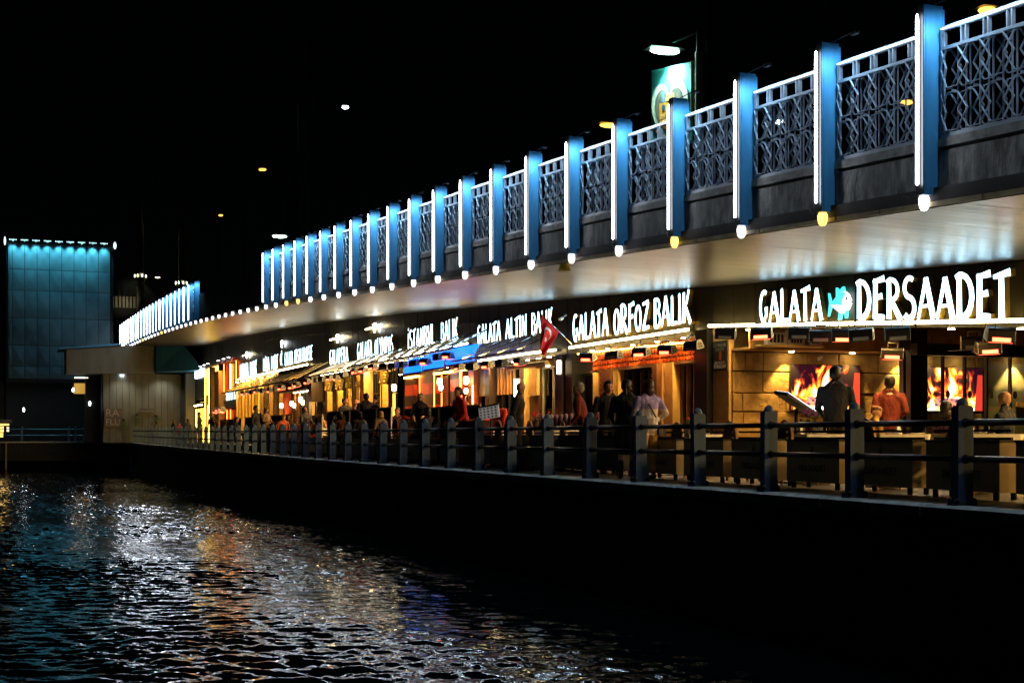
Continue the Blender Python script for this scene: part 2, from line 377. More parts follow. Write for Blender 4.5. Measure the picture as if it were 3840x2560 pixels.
# grille panel: two staggered layers of stretched hexagons
def grille_mesh(slope):
    mb = MB(); W = 1.80; n = 5; p_ = W/n; H0, H1 = -1.30, -.16
    sh = lambda y, z: z + slope*y
    def bar(y0, z0, y1, z1, x, w=.022, d=.045): mb.bar((x, y0, sh(y0,z0)), (x, y1, sh(y1,z1)), d, w, up=(0,0,1)) if abs(y1-y0) > 1e-3 else mb.bar((x, y0, sh(y0,z0)), (x, y1, sh(y1,z1)), d, w, up=(0,1,0))
    for z, w in ((H1, .05), (-.37, .03), (H0, .04)): bar(-W/2, z, W/2, z, 0, w, .05)
    for i in range(n+1):
        y = -W/2 + p_*i
        for s_ in (-.035, .035):
            if abs(y+s_) <= W/2+.001: bar(y+s_, -.37, y+s_, H1, 0, .016)
    for y in (-W/2, W/2): bar(y, H0, y, H1, 0, .03)
    for i in range(1, n):
        for s_ in (-.035, .035): y = -W/2+p_*i+s_; mb.bar((.05, y, sh(y,H0)), (.05, y, sh(y,-.38)), .02, .009, up=(0,1,0))
    for i in range(n):
        y = -W/2+p_*(i+.5); mb.bar((.055, y, sh(y,H0)), (.055, y, sh(y,-.38)), .02, .009, up=(0,1,0))
    tiers = ((-.39, -.80), (-.86, -1.26))
    for layer, x in ((0, -.025), (1, .035)):
        for zt_, zb in tiers:
            h = (zt_-zb); a = p_*.25; bq = p_*.72
            for i in range(-1, n+1):
                c0 = -W/2 + p_*(i+.5) + (p_/2 if layer else 0)
                pts = [(c0-a, zt_), (c0+a, zt_), (c0+bq, zt_-h*.5), (c0+a, zb), (c0-a, zb), (c0-bq, zt_-h*.5)]
                for q in range(6):
                    (y0, z0), (y1, z1) = pts[q], pts[(q+1)%6]
                    y0 = max(-W/2, min(W/2, y0)); y1 = max(-W/2, min(W/2, y1))
                    if abs(y0)+abs(y1) < W-.002: bar(y0, z0, y1, z1, x+.004*(i%2), .0070, .024)
    for zt_, zb in tiers:
        for i in range(n): 
            y = -W/2 + p_*(i+.5); bar(y, zt_+.03, y, zt_, 0, .02)
    return mb.mesh('grille_panel', M['grille'])
def column_mesh():
    mb = MB(); mb.box(.0, .245, -.05, .05, -1.93, .10); mb.box(-.012, .0, -.06, .06, -1.93, .10, 1); mb.box(.245, .262, -.06, .07, -1.40, .06); mb.box(.03,.045,-.056,-.05,-1.9,.08)
    return mb.mesh('parapet_column', [M['blue'], M['darkblue']])
def tube_mesh():
    mb = MB(); mb.lathe([(.006,-1.83),(.0165,-1.82),(.0165,-.06),(.012,-.02),(.004,0)], (-.05, -.01, 0), 10)
    return mb.mesh('light_tube', M['tube'], True)
def lampfix_mesh():
    mb = MB(); mb.box(.09, .15, -.64, -.52, .06, .09); mb.bar((.12,-.05,.10),(.12,-.58,.10),.012,.012); return mb.mesh('spot_fixture', M['darkblue'])
colm, tubm, fixm = column_mesh(), tube_mesh(), lampfix_mesh()
spotd = bpy.data.lights.new('column_spot', 'SPOT'); spotd.energy = 34; spotd.color = (.45,.80,1); spotd.spot_size = R(165); spotd.spot_blend = .6; spotd.shadow_soft_size = .03
def part(nm, me, parent, loc):
    o = bpy.data.objects.new(nm, me); COL.objects.link(o); o.parent = parent; o.location = loc; return o
aread = bpy.data.lights.new('handrail_light', 'AREA'); aread.shape = 'RECTANGLE'; aread.size = .03; aread.size_y = 1.7; aread.energy = 3.6; aread.color = (.80,.92,1)
M['railled'] = glow('handrail_led', (.86,.94,1), 1.5)
gm_near = grille_mesh(.0575)
bx, by, bz = VC, 12.84, 3.1
ccount = 0
for sec, ks in (('near', range(-4, 21)), ('far', range(30, 54))):
    for kk in ks:
        u = 12.84 + 2.0*kk; tz = T(u)
        c = part('parapet_column', colm, br, (0, u-by, tz-bz))
        if not (sec == 'far' and kk < 31): part('light_tube', tubm, c, (0,0,0))
        part('spot_fixture', fixm, c, (0,0,0))
        s_ = bpy.data.objects.new('column_spot', spotd); COL.objects.link(s_); s_.parent = c; s_.location = (.11, -.58, .04); s_.rotation_euler = (R(12), R(-10), 0)
        if kk == ks[-1]: continue
        um = u + 1.0; sl = .0575 if sec == 'near' and u < 44 else (T(u+2)-T(u))/2
        gp = part('grille_panel', gm_near if sl == .0575 else grille_mesh(sl), br, (.215, um-by, T(um)-bz))
        ledm = MB(); ledm.bar((-.04,-.88,-.165-.88*sl),(-.04,.88,-.165+.88*sl),.012,.014); ledm.build('handrail_led', M['railled'], gp) if False else part('handrail_led', ledm.mesh('handrail_led', M['railled']), gp, (0,0,0))
        al = bpy.data.objects.new('handrail_light', aread); COL.objects.link(al); al.parent = gp; al.location = (-.17, 0, -.08); al.rotation_euler = (math.atan(sl), R(-24), 0)
        z0, z1 = T(u+.06), T(u+1.94)
        mb = MB()
        def slab(v0, v1, a, b_, mi=0, ya=.075, yb=1.925):
            mb.hexa([(v0,u+ya,T(u+ya)+a),(v1,u+ya,T(u+ya)+a),(v1,u+yb,T(u+yb)+a),(v0,u+yb,T(u+yb)+a),(v0,u+ya,T(u+ya)+b_),(v1,u+ya,T(u+ya)+b_),(v1,u+yb,T(u+yb)+b_),(v0,u+yb,T(u+yb)+b_)], mi)
        slab(9.46, 9.62, -1.42, -1.325, 0); mb.build('parapet_sill', M['sill'], br)
        mb = MB(); slab(9.475, 9.60, -1.90, -1.46); mb.build('concrete_panel', M['conc'], br)
# dark gap with plain parapet at the opening span
mb = MB(); strip_slab(mb, 9.5, 9.62, 53.1, 72.6, T, -1.9, -.6, 3); mb.build('plain_parapet', M['edge'], br)
# pavement on the deck
# ------------------------------------------------------------------ lanterns below the deck edge
def lantern_mesh(bm):
    mb = MB(); mb.lathe([(.025,.17),(.05,.15),(.055,.10)], (0,0,0), 10, 1)
    mb.lathe([(.055,.10),(.072,.06),(.07,0),(.058,-.05),(.035,-.08),(.008,-.09)], (0,0,0), 12, 0)
    for i in range(6):
        t_ = 2*math.pi*i/6; c_, s_ = math.cos(t_), math.sin(t_)
        mb.path([(.076*c_,.076*s_,.06),(.074*c_,.074*s_,0),(.060*c_,.060*s_,-.055),(.01*c_,.01*s_,-.095)], .0045, 4, 1)
    mb.path([(.03,.02,.16),(.06,.10,.13),(.07,.20,.10),(.08,.27,.14),(.09,.30,.22)], .006, 5, 1); mb.box(-.05,.13,-.03,.03,.165,.185,1)
    return mb
lw = lantern_mesh(0); lan_w = lw.mesh('lantern', [M['bulb'], M['black']]); lan_y = lw.mesh('lantern_warm', [M['bulbw'], M['black']])
warmset = {1, 3, 17, 18, 38, 44}
cnt = 0
for kk in range(-4, 54):
    u = 12.84 + 2.0*kk + .05; cnt += 1
    o = bpy.data.objects.new('lantern', lan_y if kk in warmset else lan_w); COL.objects.link(o); o.location = (9.37, u, C(u)+.03); o.scale = (.86,.86,.86); o.rotation_euler[2] = random.random()
    tag(o, ('warm yellow' if kk in warmset else 'white')+' caged bulkhead lantern under the bridge edge, '+nth(cnt)+' from the right end', 'lantern', 'lanterns under the bridge edge')
    if kk in (17,18,1): o['label'] = o['label']
mb = MB(); uu = 23.6; mb.lathe([(.05,.12),(.06,.10),(.10,-.02),(.115,-.06),(.10,-.075)], (9.52,uu,C(uu)-.06), 14); mb.box(9.46,9.58,uu-.05,uu+.05,C(uu)+.05,C(uu)+.07)
tag(mb.build('flood_lamp', mat('yellow_housing', (.45,.30,.02), .5), loc=(9.52,uu,C(uu)), smooth=False), 'yellow bowl-shaped lamp housing beside a lantern under the bridge edge', 'lamp')
# ------------------------------------------------------------------ stroke lettering (flared capitals)
def arc(cx, cy, rx, ry, a0, a1, n=8):
    return [(cx+rx*math.cos(R(a0+(a1-a0)*i/n)), cy+ry*math.sin(R(a0+(a1-a0)*i/n))) for i in range(n+1)]
GL = {
 'A': (.60, [([(.02,0),(.12,.35),(.30,1)], .07,.10), ([(.28,1),(.44,.45),(.56,0)], .13,.15), ([(.12,.30),(.46,.33)], .06,.06)]),
 'B': (.52, [([(.10,0),(.09,1.0)], .13,.12), ([(.06,.97)]+arc(.20,.75,.22,.22,90,-90), .08,.10), ([(.10,.53)]+arc(.22,.27,.25,.26,90,-90)+[(.08,.02)], .09,.10)]),
 'D': (.58, [([(.11,0),(.10,.96)], .14,.12), ([(-.02,.93),(.12,1.0)]+arc(.16,.5,.36,.49,85,-90)+[(.08,.02)], .09,.15)]),
 'E': (.48, [([(.11,0),(.12,1)], .14,.13), ([(.02,.92),(.46,1.0)], .07,.13), ([(.10,.52),(.38,.57)], .08,.12), ([(.08,.05),(.45,.04)], .12,.10)]),
 'F': (.46, [([(.11,0),(.12,1)], .12,.13), ([(.02,.90),(.46,1.0)], .07,.13), ([(.10,.50),(.38,.55)], .08,.12)]),
 'G': (.54, [(arc(.30,.5,.24,.49,60,290,12), .10,.12), ([(.30,.10),(.42,.22),(.42,.46)], .08,.13), ([(.32,.44),(.50,.46)], .05,.07)]),
 'H': (.56, [([(.10,0),(.10,1)], .13,.12), ([(.46,0),(.46,1)], .13,.12), ([(.1,.5),(.46,.52)], .07,.07)]),
 'I': (.24, [([(.12,-.02),(.11,.98)], .15,.10), ([(.02,.93),(.14,1.0)], .05,.09)]),
 'İ': (.24, [([(.12,-.02),(.11,.84)], .15,.10), ([(.10,.98),(.13,1.10)], .12,.10)]),
 'K': (.56, [([(.11,0),(.10,1)], .14,.11), ([(.14,.46),(.30,.66),(.44,1.06)], .06,.10), ([(.20,.55),(.38,.25),(.56,-.04)], .10,.15)]),
 'L': (.46, [([(.11,0),(.10,1)], .14,.10), ([(.02,.94),(.14,1.0)], .05,.08), ([(.08,.03),(.46,.06)], .11,.08)]),
 'M': (.70, [([(.08,0),(.12,1)], .09,.11), ([(.12,1),(.34,.25)], .13,.11), ([(.34,.25),(.56,1)], .08,.09), ([(.56,1),(.62,0)], .13,.15)]),
 'N': (.60, [([(.10,0),(.10,1)], .10,.10), ([(.08,1),(.48,.02)], .14,.13), ([(.49,0),(.50,1.06)], .09,.10)]),
 'O': (.52, [(arc(.26,.45,.20,.45,95,455,18), .10,.10)]),
 'P': (.50, [([(.10,0),(.10,.98)], .13,.12), ([(.05,.96)]+arc(.18,.72,.26,.25,90,-95), .08,.11)]),
 'R': (.56, [([(.11,0),(.10,.97)], .14,.12), ([(-.01,.93),(.12,1.0)]+arc(.18,.73,.25,.26,80,-95), .08,.11), ([(.18,.48),(.36,.22),(.55,-.04)], .11,.15)]),
 'S': (.48, [(arc(.25,.75,.19,.23,50,250,9)+arc(.23,.26,.20,.25,70,-140,9), .09,.12)]),
 'T': (.52, [([(.26,0),(.25,.95)], .15,.12), ([(.0,.90),(.52,1.0)], .07,.13)]),
 'U': (.54, [([(.08,1),(.08,.4)]+arc(.27,.26,.19,.26,180,360,8)+[(.46,1)], .10,.11)]),
 'V': (.54, [([(.04,1),(.16,.5),(.26,0)], .14,.12), ([(.26,0),(.40,.55),(.50,1.04)], .09,.10)]),
 'Y': (.52, [([(.04,1),(.26,.46)], .13,.12), ([(.50,1.04),(.25,.44)], .09,.10), ([(.26,.5),(.24,0)], .12,.14)]),
 'Z': (.52, [([(.02,.93),(.48,1.0)], .08,.12), ([(.46,.98),(.08,.05)], .10,.12), ([(.04,.03),(.52,.07)], .13,.09)]),
 '&': (.5, [(arc(.26,.5,.2,.45,60,300,10), .09,.1), ([(.30,.9),(.30,.1)], .06,.06), ([(.24,1.2),(.36,.9)], .09,.05)]),
}
def ribbon(mb, pts, w0, w1, f3, d0, d1, mi=0, smi=1):
    n = len(pts); L = []; Rr = []
    for i in range(n):
        a = pts[max(0, i-1)]; b = pts[min(n-1, i+1)]; dx, dy = b[0]-a[0], b[1]-a[1]; l = math.hypot(dx, dy) or 1
        w_ = (w0+(w1-w0)*i/(n-1))/2; nx, ny = -dy/l*w_, dx/l*w_
        L.append((pts[i][0]+nx, pts[i][1]+ny)); Rr.append((pts[i][0]-nx, pts[i][1]-ny))
    for i in range(n-1):
        q = [L[i], Rr[i], Rr[i+1], L[i+1]]
        fr = [f3(x, y, d0) for x, y in q]; bk = [f3(x, y, d1) for x, y in q]
        mb.add(fr+bk, [(0,1,2,3), (0,3,7,4), (1,5,6,2), (4,7,6,5)], [mi, smi, smi, smi])
        if i == 0: mb.add([fr[0],fr[1],bk[1],bk[0]], [(0,3,2,1)], smi)
        if i == n-2: mb.add([fr[2],fr[3],bk[3],bk[2]], [(0,3,2,1)], smi)
def text_width(s): return sum(.34 if c == ' ' else GL[c][0]+.07 for c in s)
def lettering(root, text, u_left, u_right, z0, h, v=13.99, depth=.10, slope=0, mats=None):
    bold = 1.28 if u_left < 35 else 1.05 if u_left < 44 else .85
    if u_left > 35: depth *= .5
    """capitals on the wall plane v, read from the water: from u_left down to u_right"""
    k = (u_left-u_right)/text_width(text); x = 0
    for ch in text:
        if ch == ' ': x += .34; continue
        wd, strokes = GL[ch]; mb = MB()
        hh = h*random.uniform(.97, 1.04)
        for i, (pts, a, b) in enumerate(strokes):
            f3 = lambda X, Y, d, x=x, hh=hh, i=i: (v-depth+d+(.0015*i if d == 0 else 0), u_left-(x+X)*k, z0+Y*hh+slope*(u_left-(x+X)*k-u_right))
            ribbon(mb, pts, a*bold, b*bold*.96, f3, 0, depth)
        mb.build('letter', mats or [M['letter'], M['gold']], root); x += wd+.07
def sign(label, words, z0, h, slope=0, cat='sign', name='illuminated_sign', v=13.99, mats=None, depth=.10):
    base = (v, words[0][1], z0); r_ = thing(name, label, cat, base)
    for tx, a, b in words: lettering(r_, tx, a, b, z0 + slope*(b-words[-1][2]), h, v, depth, slope, mats)
    return r_

# ------------------------------------------------------------------ restaurants: fronts with cladding fascia
RE = [ # name, u0, u1, fascia bottom at u0, at u1
 ('corner', 2.0, 8.2, 1.9, 1.9), ('dersaadet', 8.2, 26.4, 1.72, 2.96), ('orfoz', 26.4, 34.45, 2.86, 2.86), ('altin', 34.45, 42.6, 2.86, 2.86),
 ('istanbul', 42.6, 51.2, 3.5, 3.5), ('olympos', 51.2, 58.4, 3.5, 3.5), ('galapera', 58.4, 65.6, 3.5, 3.5), ('fishhouse', 65.6, 80.4, 4.0, 4.0),
 ('marmara', 80.4, 88.6, 4.0, 4.0), ('redframe', 88.6, 97.0, 5.6, 5.6), ('yellowframe', 97.0, 110.0, 5.6, 5.6)]
LB = dict(corner='plain dark restaurant front just beyond the right picture edge',
 dersaadet='open restaurant front with sandstone wall and fire screens, nearest on the right',
 orfoz='restaurant front with glazed red lattice band and cream fluted pillars',
 altin='glass restaurant front with slatted panels behind the red flag',
 istanbul='restaurant front with red and black striped walls and orange neon',
 olympos='restaurant front with gilded capitals left of the blue shutter',
 galapera='glass front with yellow lit pillars under the short one-word sign',
 fishhouse='cream lit glass front with white globe lamps',
 marmara='restaurant front glowing yellow behind a row of awning bars',
 redframe='tall front with a red neon window frame and pale pilaster',
 yellowframe='farthest front with tall amber window frames and lightbox')
RF = {}
for nm, u0, u1, b0, b1 in RE:
    r_ = thing('restaurant_front', LB[nm], 'restaurant', (VF, (u0+u1)/2, 0)); RF[nm] = r_
    fb = lambda u: b0+(b1-b0)*(u-u0)/(u1-u0)
    n = max(1, round((u1-u0)/.87)); pw = (u1-u0)/n
    mb = MB(); 
    mb.hexa([(VF+.06,u0,fb(u0)),(VF+.16,u0,fb(u0)),(VF+.16,u1,fb(u1)),(VF+.06,u1,fb(u1)),(VF+.06,u0,C(u0)-.1),(VF+.16,u0,C(u0)-.1),(VF+.16,u1,C(u1)-.1),(VF+.06,u1,C(u1)-.1)])
    mb.build('fascia_backing', M['seam'], r_)
    for i in range(n):
        a, b_ = u0+pw*i+.014, u0+pw*(i+1)-.014; j = random.uniform(0, .012); mb = MB()
        mb.hexa([(VF-j,a,fb(a)),(VF+.055,a,fb(a)),(VF+.055,b_,fb(b_)),(VF-j,b_,fb(b_)),(VF-j,a,C(a)-.15),(VF+.055,a,C(a)-.15),(VF+.055,b_,C(b_)-.15),(VF-j,b_,C(b_)-.15)])
        mb.build('fascia_panel', M['fasc'], r_)
    # room behind: back wall, ceiling
    if nm != 'dersaadet':
        mb = MB(); mb.box(17.5, 17.6, u0, u1, 0, b0+.2); mb.build('back_wall', M['tan'] if nm in ('orfoz','fishhouse','marmara') else M['brown'], r_)
        mb = MB(); mb.box(14.2, 17.5, u0, u1, min(b0, 3.2), min(b0, 3.2)+.06); mb.build('ceiling', M['tan'], r_)
        mb = MB(); mb.box(14.0, 17.5, u0, u0+.12, 0, b0-.003); mb.build('party_wall', M['darkwood'], r_)

def strips(root, segs, v=13.86, m='strip', r=.030):
    for a, za, b, zb in segs:
        mb = MB(); mb.tube((v, a, za), (v, b, zb), r, n=8); mb.build('fluorescent_tube', M[m], root)
        mb = MB(); mb.bar((v+.05, a, za), (v+.05, b, zb), .03, .06); mb.build('lamp_holder', M['grey'], root)

# sign lettering and the tube lights below each sign
sl = .0682
S = sign('white illuminated six-letter word left of the teal fish', [('GALATA', 24.32, 22.05)], 2.80, .585, slope=.055)
S = sign('largest white illuminated word, nine letters, right of the teal fish', [('DERSAADET', 21.0, 17.0)], 2.44, .66, slope=.075)
fish = thing('fish_emblem', 'small teal and white fish emblem between the two words of the nearest sign', 'sign', (13.85, 21.55, 2.85))
def fpoly(root, name, pts, m, d, dep=.05):
    cx, cz, sx = 21.55, 3.05, .36
    f0 = lambda x, y: (13.89-d, cx-x*sx, cz+y*sx); f1 = lambda x, y: (13.89-d+dep, cx-x*sx, cz+y*sx)
    mb = MB(); mb.prism(pts, f0, f1); mb.build(name, m, root)
fe_t = glow('teal_enamel', (.05,.55,.62), 1.3); fe_w = glow('white_enamel', (.75,.92,.95), 1.6); fe_k = mat('black_enamel', (.02,.02,.03))
body = [(-.75,.0),(-.35,.28),(.05,.52),(.45,.56),(.75,.38),(.95,.08),(.80,.02),(.95,-.06),(.75,-.32),(.45,-.50),(.1,-.48),(-.3,-.25)]
fpoly(fish, 'body', body, fe_w, .0)
fpoly(fish, 'back', [(-.70,.02),(-.35,.26),(.05,.50),(.45,.54),(.62,.44),(.35,.20),(.20,-.12),(.0,-.05),(-.35,-.05)], fe_t, .012)
fpoly(fish, 'dorsal_fin', [(-.25,.36),(-.25,.80),(.0,.62),(.35,.80),(.42,.57),(.05,.5)], fe_t, .004)
fpoly(fish, 'tail_fin', [(-.70,.03),(-.95,.60),(-.86,.1),(-.98,-.55),(-.72,-.05)], fe_t, .004)
fpoly(fish, 'belly_fin', [(.0,-.45),(-.08,-.80),(.1,-.78),(.2,-.49)], fe_t, .004)
fpoly(fish, 'belly_fin', [(.5,-.47),(.52,-.75),(.64,-.70),(.66,-.38)], fe_t, .004)
fpoly(fish, 'eye', arc(.72,.18,.05,.06,0,360,8)[:-1], fe_k, .02)
zl = lambda u: 3.01 + .0646*(u-26.37)
LT = thing('tube_light_row', 'row of white tube lights along the fascia under the nearest sign', 'light', (13.86, 17, 2.4))
strips(LT, [(26.35,zl(26.35),24.45,zl(24.45)),(24.36,zl(24.36),21.85,zl(21.85)),(21.75,zl(21.75),21.05,zl(21.05)),(20.95,zl(20.95),19.35,zl(19.35)),(19.25,zl(19.25),16.4,zl(16.4)),(16.3,zl(16.3),13.5,zl(13.5)),(13.4,zl(13.4),10.5,zl(10.5))])
sign('white illuminated three-word sign above the red lattice band, right of the flag', [('GALATA', 33.85, 31.55), ('ORFOZ', 31.28, 29.25), ('BALIK', 29.05, 27.2)], 3.16, .64)
LT = thing('tube_light_row', 'row of white tube lights under the sign right of the flag', 'light', (13.86, 30, 3.0))
strips(LT, [(34.0,3.0,30.95,3.0),(30.85,3.0,28.95,3.0),(28.88,3.0,27.3,3.0)])
sign('white illuminated three-word sign partly hidden by the red flag', [('GALATA', 41.75, 39.55), ('ALTIN', 39.15, 37.35), ('BALIK', 37.0, 35.35)], 3.55, .57)
LT = thing('tube_light_row', 'row of warm tube lights under the sign the flag hides', 'light', (13.86, 38, 3.0))
strips(LT, [(41.4,3.02,39.4,3.02),(39.35,3.02,37.4,3.02),(37.35,3.02,35.0,3.0)])
sign('white illuminated two-word sign above the blue shutter', [('İSTANBVL', 49.7, 46.3), ('BALIK', 45.6, 43.7)], 3.85, .66)
LT = thing('tube_light_row', 'row of cool tube lights above the blue shutter', 'light', (13.86, 46, 3.6))
strips(LT, [(50.9,3.63,48.6,3.63),(48.5,3.63,47.0,3.63),(46.9,3.63,44.9,3.63),(44.8,3.63,42.5,3.63)], m='stripw', r=.025)
sign('white illuminated two-word sign with a crest, second left of the flag sign', [('GALATA', 57.4, 54.9), ('OLYMPOS', 54.5, 51.7)], 3.84, .68)
LT = thing('tube_light_row', 'row of tube lights behind the awning just left of the blue shutter', 'light', (13.86, 54, 3.6))
strips(LT, [(58.0,3.63,56.2,3.63),(55.8,3.63,53.9,3.63),(53.5,3.63,51.6,3.63)], m='stripw', r=.025)
sign('short one-word white illuminated sign in mid row', [('GALAPERA', 62.6, 59.0)], 3.89, .62)
LT = thing('tube_light_row', 'short row of tube lights under the short one-word sign', 'light', (13.86, 62, 3.6))
strips(LT, [(64.6,3.60,62.3,3.60),(61.9,3.60,59.2,3.60)], m='stripw', r=.025)
sign('white illuminated three-word sign over the globe lamps, right of the tall ampersand', [('GALATA', 73.2, 71.0), ('FISH', 70.6, 68.9), ('HOVSE', 68.6, 66.3)], 4.33, .66)
sign('tall white ampersand-like emblem between two far signs', [('&', 74.5, 73.7)], 4.4, .66)
sign('white illuminated two-word sign just left of the tall ampersand', [('MİRA', 79.6, 77.6), ('PORT', 77.1, 75.1)], 4.3, .74)
sign('white illuminated two-word sign over the yellow glowing front', [('MARMARA', 87.7, 84.6), ('BALIK', 84.0, 81.7)], 4.28, .78)
LT = thing('tube_light_row', 'row of tube lights under the three farthest large signs', 'light', (13.86, 77, 4.1))
strips(LT, [(88.0,4.17,81.3,4.15),(80.9,4.15,77.6,4.15),(77.2,4.15,73.6,4.14),(73.2,4.14,70.2,4.13),(69.9,4.13,67.1,4.12)], r=.04)
def textobj(body_, size, loc, rot, m, name, parent=None, ex=.002, align='CENTER'):
    cu = bpy.data.curves.new('t', 'FONT'); cu.body = body_; cu.size = size; cu.align_x = align; cu.align_y = 'CENTER'; cu.extrude = ex; cu.resolution_u = 3
    o = bpy.data.objects.new('t', cu); COL.objects.link(o); dg = bpy.context.evaluated_depsgraph_get(); me = bpy.data.meshes.new_from_object(o.evaluated_get(dg)); bpy.data.objects.remove(o)
    me.materials.clear(); me.materials.append(m); q = bpy.data.objects.new(name, me); COL.objects.link(q); q.rotation_euler = rot
    if parent: q.parent = parent; bb = parent.get('_base', (0,0,0)); q.location = (loc[0]-bb[0], loc[1]-bb[1], loc[2]-bb[2])
    else: q.location = loc
    return q
FACE_WATER = (R(90), 0, R(-90))     # text standing upright, read from the water side
# little crest lamps with side bars on the fascia
for u, z, lab in ((54.3,4.95,'above the two-word sign left of the blue shutter'), (60.8,4.94,'above the short one-word sign'), (73.7,5.48,'above the tall ampersand'), (84.8,5.5,'above the yellow glowing front')):
    c = thing('crest_lamp', 'small lit trident crest '+lab, 'light', (13.9, u, z))
    mb = MB(); f0 = lambda x, y: (13.86, u-x, z+y); f1 = lambda x, y: (13.9, u-x, z+y)
    mb.prism([(-.04,-.17),(.04,-.17),(.08,-.02),(.22,.02),(.24,.17),(.15,.06),(.07,.05),(.0,.2),(-.07,.05),(-.15,.06),(-.24,.17),(-.22,.02),(-.08,-.02)], f0, f1); mb.build('crest', M['cool'], c)
    for s_ in (-1, 1):
        if u == 73.7: continue
        mb = MB(); mb.tube((13.84, u+s_*.45, z+.03), (13.84, u+s_*1.25, z+.03), .03); mb.build('light_bar', M['strip'], c)
# lower signs on the far left
sg = thing('lightbox_sign', 'blank glowing blue-white lightbox at the far left front', 'sign', (13.8, 105, 4.9))
mb = MB(); mb.box(13.75, 13.95, 103.4, 107.6, 4.95, 5.6); mb.build('lightbox', glow('pale_lightbox', (.75,.92,1), 1.6), sg)
sign('small white lettering on a dark board at far left, below amber panels', [('FISH', 102.8, 101.2), ('RESTAVRANT', 100.8, 97.9)], 3.06, .46)
sign('small white lettering over hanging heaters below the red neon window', [('TEZGAH', 93.4, 90.6), ('BALIK', 90.1, 87.7)], 3.0, .5)
# ------------------------------------------------------------------ storefront kit
def pil(root, u0, u1, z0, z1, m, v0=14.0, v1=14.3, name='pillar'):
    mb = MB(); mb.box(v0, v1, u0, u1, z0, z1); return mb.build(name, m if not isinstance(m, str) else M[m], root)
def led(root, u, z0, z1, m='ledyy', v=13.96, r=.02, name='led_strip'):
    mb = MB(); mb.box(v-r, v+r, u-r, u+r, z0, z1); return mb.build(name, M[m], root)
def glaze(root, u0, u1, z0, z1, n, v=14.22, m='black', fr=.05, transom=None):
    """window: pane > frame bars"""
    mb = MB(); mb.box(v, v+.012, u0, u1, z0, z1); w_ = mb.build('window_pane', M['glass'], root)
    for i in range(n+1):
        u = u0+(u1-u0)*i/n; mb = MB(); mb.box(v-.06, v+.05, u-fr/2, u+fr/2, z0, z1); mb.build('mullion', M[m], w_)
    zs = [z0, z1] + ([transom] if transom else [])
    for z in zs:
        mb = MB(); mb.box(v-.05, v+.04, u0, u1, z-fr/2, z+fr/2); mb.build('frame_rail', M[m], w_)
def flute(root, u0, u1, z0, z1, m='cream', n=5, v=14.0):
    mb = MB(); w_ = (u1-u0)/n
    for i in range(n): mb.tube((v+.05, u0+w_*(i+.5), z0), (v+.05, u0+w_*(i+.5), z1), w_*.46, n=8)
    mb.box(v+.05, v+.25, u0, u1, z0, z1); return mb.build('fluted_pillar', M[m], root)
def spotdata(nm, e, c, size, rad=.04):
    d_ = bpy.data.lights.new(nm, 'SPOT'); d_.energy = e; d_.color = c; d_.spot_size = R(size); d_.spot_blend = .8; d_.shadow_soft_size = rad; return d_
CAN = spotdata('canopy_spot', 105, (1,.54,.13), 140); ROOM = spotdata('room_spot', 130, (1,.56,.14), 130)
def downlights(root, pts, r=.05, m='disc', e=1):
    for k_, (x, y, z) in enumerate(pts):
        mb = MB(); mb.tube((x,y,z), (x,y,z-.015), r, n=12); d_ = mb.build('downlight', M[m], root)
        if e and (k_ % e == 0):
            l = bpy.data.objects.new('downlight_beam', CAN if x < 14.3 else ROOM); COL.objects.link(l); l.parent = d_; b_ = root['_base']; l.location = (x-b_[0], y-b_[1], z-.03-b_[2]); l.rotation_euler = (R(16), R(34), 0) if x < 14.3 else (0, 0, 0)
def curtain(root, u0, u1, z0, z1, m, v=14.45):
    mb = MB(); n = int((u1-u0)/.05); vs = []; fs = []
    for i in range(n+1):
        u = u0+(u1-u0)*i/n; x = v + .035*math.sin(i*1.25) + .015*math.sin(i*.51)
        vs += [(x,u,z0),(x,u,z1),(x+.02,u,z0),(x+.02,u,z1)]
    for i in range(n):
        a = 4*i; fs += [(a,a+4,a+5,a+1),(a+2,a+3,a+7,a+6)]
    mb.add(vs, fs); return mb.build('curtain', M[m] if isinstance(m, str) else m, root)
def globe(name, label, loc, m='warm', s=1.0, arm=True):
    t_ = thing(name, label, 'lamp', loc); x, y, z = loc; mb = MB(); mb.lathe([(.05*s,-.12*s),(.085*s,-.07*s),(.09*s,.05*s),(.07*s,.12*s),(.02*s,.13*s)], loc, 12); mb.build('lamp_glass', M[m], t_, True)
    mb = MB(); mb.lathe([(.02,-.2*s),(.07*s,-.16*s),(.055*s,-.12*s)], loc, 10); mb.tube((x,y,z-.18*s), (x+.16,y,z-.2*s), .012) if arm else mb.tube((x,y,z+.13*s),(x,y,z+.6),.008); mb.build('lamp_holder', M['black'], t_)
    return t_

# --- ORFOZ
r_ = RF['orfoz']
pil(r_, 33.95, 34.40, 0, 2.86, 'black', 13.9, 14.3); 
mb = MB(); mb.box(14.5, 14.54, 32.9, 33.7, 1.25, 2.25); mb.build('lit_panel', glow('frosted_panel', (.62,.78,.95), .55), r_)
pil(r_, 32.45, 32.80, 0, 2.35, 'cream'); pil(r_, 31.62, 32.18, 0, 2.35, 'brown', 13.95); flute(r_, 31.25, 31.6, 0, 2.35, 'cream', 3)
pil(r_, 29.02, 29.25, 0, 2.35, 'brown', 13.95); flute(r_, 28.72, 29.0, 0, 2.35, 'tan', 5, 13.9); pil(r_, 28.28, 28.70, 0, 2.35, 'cream', 13.98)
pil(r_, 26.42, 26.98, 0, 2.95, 'black', 13.85, 14.4)
glaze(r_, 29.45, 31.22, .75, 2.3, 4); glaze(r_, 27.0, 28.26, .3, 2.3, 4, m='brown'); glaze(r_, 32.85, 33.9, .1, 2.3, 1)
